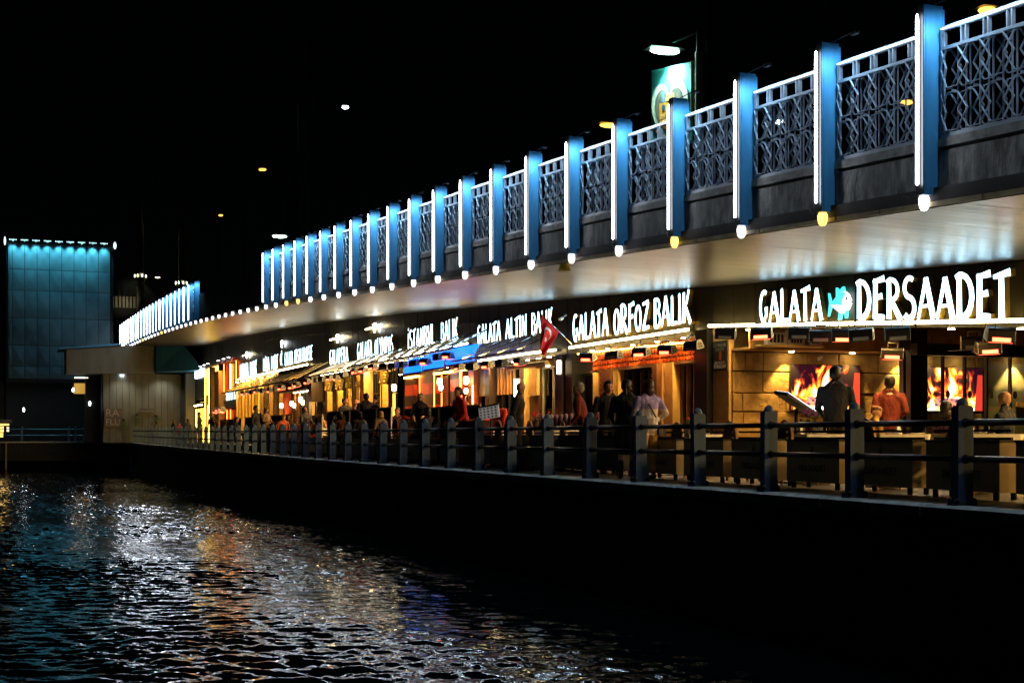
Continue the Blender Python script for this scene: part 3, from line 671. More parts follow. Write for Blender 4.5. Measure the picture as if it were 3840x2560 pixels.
for u0, u1 in ((29.45,31.22),): pil(r_, u0, u1, 0, .73, 'brown', 14.1)
# lattice band of glazed tiles: hollow squares in rows
mb = MB(); mb.box(14.10, 14.14, 26.98, 33.0, 2.36, 2.84); mb.build('lattice_backing', mat('dark_red_panel', (.10,.015,.005), .4), r_)
mb = MB(); mb.box(14.0, 14.1, 26.98, 33.0, 2.30, 2.36); mb.box(14.0,14.1,26.98,33.0,2.84,2.88); mb.build('lattice_rail', M['brown'], r_)
nu, nz = 40, 4; du, dz = 6.02/nu, .48/nz; tl = MB(); tl.box(0, .03, -.052, .052, -.042, .042); tl.box(-.012, 0, -.022, .022, -.018, .018); tlm = tl.mesh('glazed_tile', M['lattice'])
for i in range(nu):
    for j in range(nz): part('glazed_tile', tlm, r_, (14.068-VF, 26.98+du*(i+.5)-(26.4+34.45)/2, 2.36+dz*(j+.5)))
for u0 in (32.22, 29.28):
    for j in range(18): part('glazed_tile', tlm, r_, (13.99-VF, u0+.07-(26.4+34.45)/2, .15+j*.122))
led(r_, 30, 0, .01)
mb = MB(); mb.bar((13.8,27.1,2.72),(13.8,33.3,2.80), .03,.03); mb.build('amber_strip', M['ledy'], r_)
downlights(r_, [(13.9, u, 2.845) for u in (27.6, 28.9, 30.2, 31.6, 32.6)], .05)
downlights(r_, [(15.5, u, 2.84) for u in (27.6, 29.4, 31.0, 33.0)]+[(16.6, u, 2.84) for u in (28.4, 30.5, 32.0)], .07)
for (x, y, z, n_) in ((16.4, 30.3, 2.0, 'over the middle window'), (16.2, 27.6, 2.1, 'behind the right-hand window')):
    ch = thing('chandelier', 'round glass drop chandelier glowing inside the red lattice restaurant '+n_, 'chandelier', (x, y, z))
    mb = MB()
    for rr, zz, nn in ((.38, .08, 20), (.30, -.05, 16), (.2, -.16, 11)):
        for i in range(nn):
            t_ = 6.283*i/nn; mb.box(x+rr*math.cos(t_)-.022, x+rr*math.cos(t_)+.022, y+rr*math.sin(t_)-.022, y+rr*math.sin(t_)+.022, z+zz-.07, z+zz+.07)
    mb.build('glass_drops', glow('crystal', (1,.72,.28), 3.2), ch); mb = MB(); mb.tube((x,y,z),(x,y,2.84),.015); mb.lathe([(.4,.13),(.4,.16)], (x,y,z), 20); mb.build('chandelier_frame', M['black'], ch)

# --- ALTIN
r_ = RF['altin']
pil(r_, 42.0, 42.55, 0, 2.86, 'orange', 13.9); pil(r_, 40.66, 41.03, 0, 2.8, 'darkwood', 13.95); pil(r_, 37.62, 38.0, 0, 2.8, 'tan', 13.95); pil(r_, 34.5, 35.0, 0, 2.86, 'black', 13.85)
glaze(r_, 41.05, 41.95, .3, 2.75, 1); glaze(r_, 38.35, 40.62, .2, 2.75, 4); glaze(r_, 35.15, 36.75, .05, 2.6, 2, m='grey')
for u0, u1 in ((36.8, 37.55),):
    pil(r_, u0, u1, .0, 2.6, 'darkwood', 14.12)
    for z0, z1 in ((1.85, 2.6), (.3, .95)):
        for i in range(8): pil(r_, u0+.03+i*.09, u0+.075+i*.09, z0, z1, 'tan', 14.05, 14.12, 'slat')
    mb = MB(); mb.box(14.09, 14.12, u0+.04, u1-.04, .98, 1.82); mb.build('picture_panel', mat('dark_print', (.012,.01,.008), .3, scale=5, col2=(.10,.055,.03)), r_)
for i in range(7): pil(r_, 41.1+i*.12, 41.15+i*.12, 1.95, 2.75, 'wood', 14.05, 14.12, 'slat')
for i in range(6): pil(r_, 38.9+i*.28, 38.96+i*.28, 1.95, 2.75, 'wood', 14.1, 14.16, 'slat')
pil(r_, 38.12, 38.30, 1.75, 2.35, 'warm', 13.9, 14.05, 'wall_light'); pil(r_, 38.10, 38.32, .5, 1.72, 'chrome', 13.98, 14.05, 'mirror_strip')
for uu in (35.6, 35.98):
    mb = MB(); mb.path([(14.12,uu-.0,.85),(14.05,uu,.87),(14.05,uu,1.2),(14.12,uu,1.22)], .015); mb.build('door_handle', M['chrome'], r_)
downlights(r_, [(13.92, u, 2.85) for u in (35.6,36.4,37.3,38.4,39.1,39.8,40.6)]+[(15.6,u,2.84) for u in (36,38,40)], .06)
mb = MB(); mb.tube((13.7, 35.2, 2.66), (13.7, 38.2, 2.66), .07, n=10); mb.build('awning_roll', M['cream'], r_)
pil(r_, 34.6, 34.75, 2.35, 2.7, 'warm', 13.8, 13.9, 'wall_light')
globe('wall_lamp', 'lit glass wall lamp with curled bracket on the orange pillar', (13.75, 42.28, 2.45)); globe('wall_lamp', 'lower small lit lamp on the orange pillar', (13.72, 42.2, 2.12), s=.7)
mb = MB(); mb.path([(13.85,42.25,2.0)]+[(13.8-.08*math.sin(t_*.5), 42.25+.1*math.cos(t_*.5), 2.0-t_*.05) for t_ in range(9)], .02); mb.build('curled_bracket', M['gold'], r_)
led(r_, 42.02, .2, 2.3, 'ledy', 13.88, .012)

# --- ISTANBUL: red/black striped walls with neon
r_ = RF['istanbul']
pil(r_, 42.62, 51.1, 3.0, 3.5, 'darkwood', 14.0, 14.2, 'lintel')
for u0, u1 in ((46.5, 48.2), (43.6, 44.75), (49.2, 50.3)):
    for j in range(7): pil(r_, u0, u1, .25+j*.385, .25+j*.385+.383, 'redwall' if j % 2 else 'darkwood', 14.0, 14.25, 'wall_band')
pil(r_, 45.65, 46.38, .25, 2.75, 'black', 14.2, 14.25, 'door'); pil(r_, 42.65, 43.4, .25, 2.75, 'black', 14.2, 14.25, 'door')
glaze(r_, 44.8, 45.5, .3, 2.8, 2); glaze(r_, 48.25, 49.1, .3, 2.8, 2); glaze(r_, 50.35, 51.1, .3, 2.8, 2)
for u in (46.44, 45.58, 43.55, 43.42, 48.22): led(r_, u, .25, 2.78, 'ledr', 13.96, .014, 'neon_line')
for u0, u1 in ((45.6, 46.45), (42.7, 43.55), (44.3,45.3), (48.3,50.2)): 
    mb = MB(); mb.box(13.93, 13.99, u0, u1, 2.80, 2.86); mb.build('neon_lintel', M['ledy'], r_)
globe('wall_lamp', 'glass wall lamp between the neon doors below the blue shutter', (13.7, 44.95, 2.5)); globe('wall_lamp', 'smaller lamp hanging right of the neon doors below the blue shutter', (13.6, 44.5, 2.3), s=.8)
globe('wall_lamp', 'lit wall lamp on the yellow post at the left end of the striped front', (13.4, 49.6, 2.45))
pl = thing('lamp_post', 'slim yellow lit post under the left lamp of the striped front', 'post', (13.4, 49.6, .28)); mb = MB(); mb.box(13.36,13.44,49.56,49.64,.28,2.25); mb.build('post', glow('lit_yellow_post', (1,.62,.08), 1.2), pl)
mb = MB(); mb.lathe([(.1,.0),(.1,.05),(.06,.09)], (13.4,49.6,.28), 10); mb.build('post_base', M['gold'], pl)
# blue shutters; blue LED light put into the panels as their own glow
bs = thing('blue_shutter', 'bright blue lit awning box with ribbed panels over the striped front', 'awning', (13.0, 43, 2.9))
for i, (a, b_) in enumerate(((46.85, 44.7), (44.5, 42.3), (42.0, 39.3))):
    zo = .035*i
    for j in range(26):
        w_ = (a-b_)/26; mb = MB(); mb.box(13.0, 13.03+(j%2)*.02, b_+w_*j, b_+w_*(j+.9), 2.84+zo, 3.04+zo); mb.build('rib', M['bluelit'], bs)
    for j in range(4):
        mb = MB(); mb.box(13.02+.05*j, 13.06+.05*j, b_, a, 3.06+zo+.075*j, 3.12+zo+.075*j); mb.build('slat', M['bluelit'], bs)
    mb = MB(); mb.box(12.99, 13.1, b_-.06, a+.06, 2.77+zo, 2.835+zo); mb.build('bottom_rail', M['black'], bs)

downlights(RF['istanbul'], [(13.9,u,3.49) for u in (43.4,44.8,46.2,47.6,49.0,50.4)]+[(13.7,u,2.95) for u in (44.2,47.2,49.8)], .06)
# --- OLYMPOS / GALAPERA: gilded columns, curtains, mullions
def gilded(root, u, z1=3.2, m='ledyy'):
    M.setdefault('gilt', mat('lit_gilt', (.75,.48,.10), .5)); flute(root, u-.16, u+.16, .25, z1-.5, 'gilt', 4, 13.85)
    mb = MB()
    for k_ in range(16):
        mb.ball((13.92+.12*math.cos(k_*1.6), u+.16*math.sin(k_*1.6)*(1+.03*k_), z1-.48+k_*.03), .05, 6, 4)
    mb.lathe([(.12,z1-.5),(.17,z1-.3),(.24,z1)], (13.95,u,0), 10); mb.build('capital', M['gold'], root); led(root, u+.2, .3, z1-.5, m, 13.9, .015); 
for r_, us, cur in ((RF['olympos'], (53.2, 57.0), ((51.5,52.6),(54.0,55.3))), (RF['galapera'], (58.9, 60.8, 62.9), ((59.4,60.2),(61.4,62.4),(63.6,65.2)))):
    for u in us: gilded(r_, u)
    for a, b_ in cur: curtain(r_, a, b_, .3, 3.2, 'tan')
pil(RF['olympos'], 55.7, 56.35, 0, 3.5, 'cream', 13.8); pil(RF['olympos'], 51.2, 51.45, 0, 3.5, 'darkwood')
glaze(RF['olympos'], 51.5, 52.9, .3, 3.3, 4); glaze(RF['olympos'], 53.5, 55.6, .3, 3.3, 6, transom=2.4); glaze(RF['olympos'], 57.2, 58.3, .3, 3.3, 3)
glaze(RF['galapera'], 59.1, 60.6, .3, 3.3, 6); glaze(RF['galapera'], 61.0, 62.7, .3, 3.3, 7); glaze(RF['galapera'], 63.2, 65.5, .3, 3.3, 8)
pil(RF['galapera'], 64.9, 65.6, 2.3, 3.5, 'darkwood', 13.6)
downlights(RF['olympos'], [(13.9,u,3.49) for u in (51.8,52.5,53.2,54,54.8,55.6,56.6,57.6)]+[(15.4,u,3.1) for u in (52,54,56,57.6)], .07)
downlights(RF['galapera'], [(13.9,u,3.49) for u in (59,60,61,62,63,64)]+[(15.4,u,3.1) for u in (59,61,63,65)], .07)
for i, y in enumerate(sorted(random.uniform(56.5,64.5) for _ in range(8))):
    x, z = random.uniform(14.6,15.6), random.uniform(1.9,2.9)
    t_ = globe('pendant_lamp', 'small pendant lamp behind the glazing between gilded pillars, '+nth(i+1)+' from the right', (x,y,z), 'cool', .55, False); t_['group'] = 'pendant lamps behind the glazing'
# --- FISH HOUSE
r_ = RF['fishhouse']
pil(r_, 65.6, 72.6, 2.9, 4.0, 'brown', 13.5, 13.9, 'timber_valance')
for i in range(16): pil(r_, 65.7+i*.43, 65.72+i*.43, 2.9, 3.98, 'darkwood', 13.47, 13.5, 'batten')
glaze(r_, 65.8, 70.2, .3, 2.9, 9); curtain(r_, 70.3, 72.4, .3, 2.9, 'brown', 14.1); pil(r_, 72.5, 72.9, .2, 2.9, 'redwall', 13.8); pil(r_, 66.9, 67.6, .3, 2.85, 'cream', 14.05)
downlights(r_, [(14.05,u,2.89) for u in (66,67,67.8,68.6,69.4,70.2,71)]+[(13.9,u,3.98) for u in (72,74,76,78,80)]+[(15.5,u,3.0) for u in (67,69,71,73,75,77,79)], .09)
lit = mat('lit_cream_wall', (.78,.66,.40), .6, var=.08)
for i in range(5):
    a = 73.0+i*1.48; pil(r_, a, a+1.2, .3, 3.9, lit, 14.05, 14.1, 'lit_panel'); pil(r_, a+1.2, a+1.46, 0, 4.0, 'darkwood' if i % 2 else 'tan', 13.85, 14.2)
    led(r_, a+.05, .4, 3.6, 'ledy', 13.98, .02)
for u, z, s_ in ((72.3,2.25,1.0), (69.6,2.3,1.0), (69.0,2.2,.9), (67.4,2.45,1.1), (66.9,2.3,.9)):
    globe('globe_lamp', {72.3:'white glass lamp on the red post of the globe-lamp front', 69.6:'left of the paired white lamps in the window left of the gilded pillars', 69.0:'right of the paired white lamps in the window left of the gilded pillars', 67.4:'larger white lamp beside the cream panel of the window left of the gilded pillars', 66.9:'lower white lamp beside the cream panel of the window left of the gilded pillars'}[u], (13.6,u,z), 'warm', s_)
# --- MARMARA
r_ = RF['marmara']
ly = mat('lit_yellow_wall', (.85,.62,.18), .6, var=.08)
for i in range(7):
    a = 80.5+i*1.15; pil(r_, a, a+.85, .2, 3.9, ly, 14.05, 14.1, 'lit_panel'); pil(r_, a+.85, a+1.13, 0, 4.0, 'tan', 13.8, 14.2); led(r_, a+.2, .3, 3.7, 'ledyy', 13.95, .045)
downlights(RF['marmara'], [(13.75,u,3.98) for u in (81.5,83.5,85.5,87.5)], .1)
# --- far fronts
r_ = RF['redframe']
for u in (88.9, 94.0): led(r_, u, 3.6, 5.4, 'ledr', 13.9, .02, 'neon_line')
pil(r_, 88.9, 94.1, 5.4, 5.6, 'redwall', 13.7); led(r_, 91.2, 3.7, 5.3, 'ledy', 13.9, .02); pil(r_, 88.8, 94.2, 3.55, 5.4, 'redwall', 14.05, 14.15, 'window_surround'); pil(r_, 89.6,92.0,3.6,5.3,'darkwood',13.98,14.05,'window_leaf')
pil(r_, 94.3, 96.8, 0, 5.0, 'cream', 13.6); flute(r_, 96.2, 97.0, 0, 5.3, 'tan', 4, 13.4); downlights(r_, [(13.5,u,5.62) for u in (89.4,91.5,93.8)], .09, 'cool')
pil(r_, 88.6, 94.2, 2.5, 3.0, 'black', 13.9)
for u in (89, 91.5, 93): led(r_, u, .3, 2.4, 'ledr', 13.95, .02, 'neon_line')
pil(r_, 88.7, 94.2, 0, 2.4, 'redwall', 14.05, 14.2, 'wall')
r_ = RF['yellowframe']
ap = M['amberpanel']; pil(r_, 97.5, 103.0, 3.6, 5.5, ap, 14.0, 14.1, 'lit_panel'); pil(r_, 97.6, 103, .2, 2.9, ap, 14.05, 14.15, 'lit_panel')
for u in (97.6, 99.0, 99.4, 101, 103): led(r_, u, .3, 5.4, 'ledyy', 13.9, .035)
pil(r_, 97.4, 103.2, 2.9, 3.6, 'black', 13.92, 14.2); pil(r_, 103.3, 109.5, 3.4, 4.9, 'black', 13.95, 14.2); pil(r_, 103.4, 108.5, .3, 2.7, 'orange', 14.0, 14.2)
for u in (103.8, 105, 106.4, 107.8): led(r_, u, .3, 2.7, 'ledyy', 13.9, .035)
downlights(r_, [(13.4,u,5.62) for u in (98,99.8,101.8)], .09, 'cool')
mb = MB(); mb.tube((13.8,104,2.95),(13.8,108,2.95),.05); mb.build('fluorescent_tube', M['strip'], r_)

# ------------------------------------------------------------------ heaters
HM = {}
def heater_meshes():
    # cross-section in (x,z); extruded along y
    sec = [(-.05,.13),(.05,.13),(.085,.10),(.135,-.06),(.12,-.09),(-.12,-.09),(-.135,-.06),(-.085,.10)]
    b = MB(); b.prism(sec, lambda x,z:(x,-.22,z), lambda x,z:(x,.22,z), 0); HM['shell'] = b.mesh('heater_shell', M['black'])
    e = MB(); e.prism(sec, lambda x,z:(x*1.04,.232,z*1.04), lambda x,z:(x*1.04,.22,z*1.04), 0); HM['cap'] = e.mesh('end_cap', M['grey'])
    g_ = MB()
    for x0 in (-.06, .012):
        for z0 in (-.055, .012): g_.box(x0, x0+.048, .234, .237, z0, z0+.042)
    HM['slot'] = g_.mesh('vent_slots', M['dplant'])
    f = MB(); f.box(-.10,.10,-.20,.20,-.10,-.092); f.add([(-.150,-.15,-.065),(-.150,.15,-.065),(-.134,.15,.0),(-.134,-.15,.0)],[(0,1,2,3)]); HM['on'] = f.mesh('heating_element', M['heat']); HM['off'] = f.mesh('element_cover', M['grey'])
    k_ = MB(); k_.path([(0,-.1,.13),(0,-.1,.24),(0,.1,.24),(0,.1,.13)], .012, 6); HM['br'] = k_.mesh('hanging_bracket', M['grey'])
heater_meshes()
def heater(loc, lit, label, s=1.0, tilt=0, rz=0, cap='cap'):
    o = thing('patio_heater', label, 'heater', loc, 'patio heaters under the fascias', 0)
    s *= .84; o.rotation_euler = (R(random.uniform(-4,4)), R(tilt+random.uniform(-9,9)), R(rz+random.uniform(-10,10))); o.scale = (s, s, s)
    part('heater_shell', HM['shell'], o, (0,0,0)); part('hanging_bracket', HM['br'], o, (0,0,0))
    for q in (0, math.pi):
        c_ = part('end_cap', HM['cap'], o, (0,0,0)); c_.rotation_euler[2] = q; part('vent_slots', HM['slot'], c_, (0,0,0))['kind'] = 'stuff'
    part('heating_element' if lit else 'element_cover', HM['on' if lit else 'off'], o, (0,0,0))
    return o
def rowlab(lit, i, where): return ('lit' if lit else 'unlit')+' box heater '+where+', '+nth(i+1)+' from right'
# nearest restaurant: heaters turned towards the viewer
for i, (u, z, lit) in enumerate(((16.42,2.14,1),(18.84,2.32,0),(19.82,2.36,0),(20.37,2.40,1),(21.04,2.42,0),(21.72,2.52,0),(23.04,2.60,1),(24.41,2.70,0))):
    heater((13.2, u, z), lit, rowlab(lit, i, 'in the front row under the nearest sign'), 1.0, -22, 58)
for i, (u, v, z, lit) in enumerate(((18.95,15.0,2.14,1),(19.32,15.0,2.24,0),(21.56,15.0,2.19,1))):
    heater((v, u, z), lit, rowlab(lit, i, 'farther back inside the nearest restaurant'), 1.0, -22, 62)
for i, (u, z, lit) in enumerate(((26.16,2.57,0),(27.37,2.56,1),(28.67,2.58,1),(30.16,2.59,0),(31.71,2.63,1))):
    heater((13.4, u, z), lit, rowlab(lit, i, 'before the red lattice band'), 1.0, -16, 28)
for i, (u, z, lit) in enumerate(((34.3,2.62,1),(35.7,2.66,0),(36.9,2.67,1),(38.2,2.68,0),(39.4,2.70,1))):
    heater((12.6, u, z), lit, rowlab(lit, i, 'on the awning rail behind the flag'), 1.0, -14, 14)
for i, (u, z, lit) in enumerate(((40.5,3.10,1),(41.5,3.12,0),(42.9,3.04,1),(44.1,3.06,0),(45.4,3.08,0),(46.7,3.1,0),(47.8,3.12,0))):
    heater((12.6, u, z), lit, rowlab(lit, i, 'on the awning rail before the blue shutter'), 1.0, -14, 14)
for i, (u, z, lit) in enumerate(((49.56,3.17,1),(50.98,3.12,1),(52.18,3.15,1),(54.04,3.1,0),(55.29,3.0,1),(56.52,3.06,1),(57.94,3.07,0),(59.04,3.07,0),(61.0,3.07,1))):
    heater((12.6, u, z), lit, rowlab(lit, i, 'on the awning rail left of the blue shutter'), 1.05, -14, 10)
for i, (u, z, lit) in enumerate(((61.8,2.95,1),(62.9,2.92,1),(65.4,2.92,1),(66.8,2.9,0),(68.3,2.9,1),(70.3,2.95,0),(72.1,2.98,1),(73.4,2.98,0),(74.6,2.98,1),(76.1,2.98,1))):
    heater((12.3, u, z), lit, rowlab(lit, i, 'on the long cream-armed awning rail'), 1.1, -14, 8)
for i, u in enumerate((88.6, 90.0, 91.6)):
    heater((13.0, u, 2.3), 1, rowlab(1, i, 'below the red neon window'), 1.6, 8, 0)
# ------------------------------------------------------------------ awning frames
def awning(label, u0, u1, vr, zr, vw, zw, n, arm='chrome', canvas=False, r=.028):
    a = thing('awning_frame', label, 'awning', (vr, (u0+u1)/2, zr))
    mb = MB(); mb.tube((vr,u0,zr),(vr,u1,zr), r); mb.build('front_rail', M['black'], a)
    for i in range(n):
        u = u0+(u1-u0)*(i+.5)/n; mb = MB(); mb.bar((vr,u-.25,zr+.02), (vw,u+.25,zw), .03, .045); mb.build('awning_arm', M[arm], a)
    return a
awning('awning frame with three steel arms behind the red flag', 34.0, 40.2, 12.6, 2.92, 13.95, 3.50, 4)
awning('awning frame with sloping arms before the blue shutter', 39.9, 48.6, 12.6, 3.32, 13.95, 3.95, 6)
awning('awning frame with dark sloping arms just left of the blue shutter', 48.9, 55.0, 12.6, 3.36, 13.95, 3.95, 4)
awning('awning frame with white arms under the short one-word sign', 55.2, 61.6, 12.6, 3.28, 13.95, 3.85, 6, 'white')
awning('long awning frame with many cream arms over the yellow glowing front', 61.9, 84.0, 12.3, 3.20, 13.95, 4.05, 15, 'cream', r=.04)

# loose cable along the cladding
for nm, z0 in (('altin', 4.42), ('istanbul', 4.72), ('olympos', 5.05), ('galapera', 5.35), ('fishhouse', 5.75)):
    rec = [q for q in RE if q[0] == nm][0]; u0, u1 = rec[1], rec[2]; n_ = 8; pts = []
    for i in range(n_+1): u = u0+(u1-u0)*i/n_; pts.append((13.98, u, C(u)-.62+.03*math.sin(i*2.3)-.02*abs(math.sin(i*1.1))))
    mb = MB(); mb.path(pts, .012, 5); mb.build('cable', M['black'], RF[nm])
# ------------------------------------------------------------------ nearest restaurant: stone room with fire screens
r_ = RF['dersaadet']
UB = 25.7
mb = MB(); mb.box(14.0, 24.2, UB+.08, UB+.2, 0, 3.3); mb.build('back_wall', M['mortar'], r_)
mb = MB(); mb.box(24.2, 24.35, 8.2, UB+.2, 0, 3.3); mb.build('side_wall', M['tan'], r_)
mb = MB(); mb.hexa([(14.17,8.2,1.9),(24.2,8.2,1.9),(24.2,UB,3.06),(14.17,UB,3.06),(14.17,8.2,1.96),(24.2,8.2,1.96),(24.2,UB,3.12),(14.17,UB,3.12)]); mb.build('ceiling', M['tan'], r_)
def fire_mat(seed):
    m = bpy.data.materials.new('fire_screen'); m.use_nodes = True; n = m.node_tree; b = n.nodes['Principled BSDF']; b.inputs['Base Color'].default_value = (.01,.01,.01,1); b.inputs['Roughness'].default_value = .15
    tc = n.nodes.new('ShaderNodeTexCoord'); sp_ = n.nodes.new('ShaderNodeSeparateXYZ'); n.links.new(tc.outputs['Generated'], sp_.inputs[0])
    def math_(op, a, b_=None, c_=None):
        q = n.nodes.new('ShaderNodeMath'); q.operation = op
        for i, x in enumerate((a, b_, c_)):
            if x is None: continue
            if isinstance(x, (int, float)): q.inputs[i].default_value = x
            else: n.links.new(x, q.inputs[i])
        return q.outputs[0]
    X, Z = sp_.outputs[0], sp_.outputs[2]
    mp = n.nodes.new('ShaderNodeMapping'); mp.inputs['Scale'].default_value = (4.2, 1, 1.5); mp.inputs['Location'].default_value = (seed, seed*.7, 0); n.links.new(tc.outputs['Generated'], mp.inputs[0])
    nz = n.nodes.new('ShaderNodeTexNoise'); nz.inputs['Scale'].default_value = 1.0; nz.inputs['Detail'].default_value = 4; nz.inputs['Distortion'].default_value = 1.6; n.links.new(mp.outputs[0], nz.inputs['Vector'])
    # flame body: tall in the middle
    cx_ = math_('ABSOLUTE', math_('SUBTRACT', X, .45)); hgt = math_('SUBTRACT', 1.36, math_('MULTIPLY', cx_, 1.5))
    fl = math_('SUBTRACT', math_('ADD', math_('MULTIPLY', math_('SUBTRACT', nz.outputs['Fac'], .5), 3.2), hgt), math_('MULTIPLY', Z, .95))
    cr = n.nodes.new('ShaderNodeValToRGB'); e = cr.color_ramp.elements; e[0].position = .20; e[0].color = (.010,.001,.003,1); e[1].position = 1.0; e[1].color = (1,.93,.62,1)
    for p_, c_ in ((.34, (.16,.01,.006,1)), (.50, (.75,.07,.008,1)), (.66, (1,.32,.02,1)), (.82, (1,.70,.12,1))): q = e.new(p_); q.color = c_
    n.links.new(fl, cr.inputs[0])
    # side brick glow and the dark log at the bottom
    side = math_('GREATER_THAN', math_('ADD', cx_, math_('MULTIPLY', Z, -.06)), .42)
    mx = n.nodes.new('ShaderNodeMix'); mx.data_type = 'RGBA'; n.links.new(math_('MULTIPLY', side, math_('LESS_THAN', Z, .84)), mx.inputs[0]); n.links.new(cr.outputs[0], mx.inputs[6]); mx.inputs[7].default_value = (.30,.018,.008,1)
    lg = math_('MULTIPLY', math_('LESS_THAN', math_('ABSOLUTE', math_('SUBTRACT', X, .46)), .24), math_('LESS_THAN', math_('ABSOLUTE', math_('SUBTRACT', math_('ADD', Z, math_('MULTIPLY', nz.outputs['Fac'], .1)), .24)), .10))
    vo = n.nodes.new('ShaderNodeTexVoronoi'); vo.inputs['Scale'].default_value = 22; n.links.new(tc.outputs['Generated'], vo.inputs['Vector'])
    lr = n.nodes.new('ShaderNodeValToRGB'); lr.color_ramp.elements[0].color = (.02,.02,.05,1); lr.color_ramp.elements[1].color = (.9,.18,.08,1); lr.color_ramp.elements[0].position = .35; lr.color_ramp.elements[1].position = .8; n.links.new(vo.outputs['Distance'], lr.inputs[0])
    mx2 = n.nodes.new('ShaderNodeMix'); mx2.data_type = 'RGBA'; n.links.new(lg, mx2.inputs[0]); n.links.new(mx.outputs[2], mx2.inputs[6]); n.links.new(lr.outputs[0], mx2.inputs[7])
    n.links.new(mx2.outputs[2], b.inputs['Emission Color']); b.inputs['Emission Strength'].default_value = 2.2
    return m
for v0, v1, lab, sd_ in ((15.33, 16.97, 'wide screen showing a log fire on the stone wall, left of two', 1.3), (18.49, 20.07, 'second fire screen seen through the glass partition', 4.1)):
    tv = thing('wall_screen', lab, 'screen', ((v0+v1)/2, UB-.14, 1.26)); mb = MB(); mb.box(v0-.015, v1+.015, UB-.155, UB-.11, 1.25, 2.205); mb.build('bezel', M['black'], tv)
    mb = MB(); mb.box(v0, v1, UB-.162, UB-.158, 1.27, 2.19); mb.build('display', fire_mat(sd_), tv)
# stone blocks: each its own piece; gaps where plaster has fallen show bricks
rows = [(0,.30,(.55,.8,.7,.62,.95,.7,.8,.6,.9,.8,.7,.9)), (.31,.62,(.85,.55,.9,.75,.6,.9,.7,.95,.6,.8,.9)), (.63,.96,(1.05,.75,.95,.6,.85,.8,1.0,.7,.9,.8)), (.97,1.22,(.25,1.25,.9,.75,.95,.7,.8,1.0,.75,.9)),
        (1.23,1.60,(.22,1.02,.95,.8,.6,.95,.7,1.1,.8,.9)), (1.61,2.04,(.70,.75,.9,.65,1.0,.8,.9,.75,1.05,.9)), (2.05,2.44,(.28,.42,1.05,.75,.95,.6,.8,1.1,.7,.9))]
for z0, z1, ws in rows:
    v = 14.03
    for w_ in ws:
        if v > 23.5: break
        a, b_ = v+.008, min(v+w_, 24.0)-.008; v += w_
        hole = (1.22 < z0 < 1.7 and 15.0 < b_ < 15.45) or (.9 < z0 < 1.3 and 15.05 < b_ < 15.35)
        if hole: b_ -= .16
        d = random.uniform(.035, .075); c_ = .03
        mb = MB(); mb.hexa([(a,UB-d,z0+.006),(b_,UB-d,z0+.006),(b_,UB+.08,z0+.006),(a,UB+.08,z0+.006),(a,UB-d,z1-.006),(b_-(c_ if hole else 0),UB-d,z1-.006),(b_,UB+.08,z1-.006),(a,UB+.08,z1-.006)])
        o = mb.build('stone_block', M['stone'], r_)
        bv = o.modifiers.new('b', 'BEVEL'); bv.width = .014; bv.segments = 2
for j in range(7):
    for i in range(2):
        mb = MB(); x = 14.98+i*.16+(j%2)*.07; mb.box(x, x+.15, UB-.005, UB+.08, .98+j*.08, 1.05+j*.08); mb.build('brick', M['brick'], r_)
for j in range(6): 
    mb = MB(); x = 17.15+(j%2)*.06; mb.box(x, x+.14, UB-.045, UB+.0, .98+j*.08, 1.05+j*.08); mb.build('brick', M['brick'], r_)
# stone bulkhead above the screens
v = 14.03
for w_ in (.72,1.9,.6,1.1,.8,1.2,1.4,.9,1.3):
    mb = MB(); mb.box(v+.006, v+w_-.006, UB-.75, UB-.70, 2.46, 3.04); o = mb.build('stone_block', M['stone'], r_); v += w_
    if v > 23: break
mb = MB(); mb.box(14.03, 24, UB-.70, UB+.05, 2.452, 2.50); mb.build('bulkhead', M['tan'], r_)
mb = MB(); mb.box(17.35, 17.75, 24.3, 24.7, 0, 2.9); mb.build('steel_column', M['black'], r_); mb = MB(); mb.box(17.0, 24, 23.6, 23.8, 2.32, 2.55); mb.build('steel_beam', M['black'], r_)
# downlights with their pools of light on the wall
spd = bpy.data.lights.new('wall_spot', 'SPOT'); spd.energy = 120; spd.color = (1,.62,.16); spd.spot_size = R(78); spd.spot_blend = .5; spd.shadow_soft_size = .03
for v in (15.25, 16.7, 18.0, 18.65, 19.45, 20.9):
    mb = MB(); mb.tube((v,UB-.30,2.45),(v,UB-.30,2.437),.05,n=14); d_ = mb.build('downlight', M['disc'], r_)
    l = bpy.data.objects.new('wall_spot', spd); COL.objects.link(l); l.parent = d_; l.location = (v-VF, UB-.30-17.3, 2.42); l.rotation_euler = (R(10), 0, 0)
downlights(r_, [(14.03,u,1.70+.0681*(u-8.2)) for u in (9,10.6,12.2,13.8,15.4,17,18.6,20.2,21.8,23.4,25)], .05)  # extra row added under the fascia edge to light the terrace guests
downlights(r_, [(14.7,u,1.93+.0663*(u-8.2)) for u in (11,13,15,17.2,18.5,19.8,21.2,22.6,24)]+[(16.5,u,1.93+.0663*(u-8.2)) for u in (12,15,18,20.5)], .055)
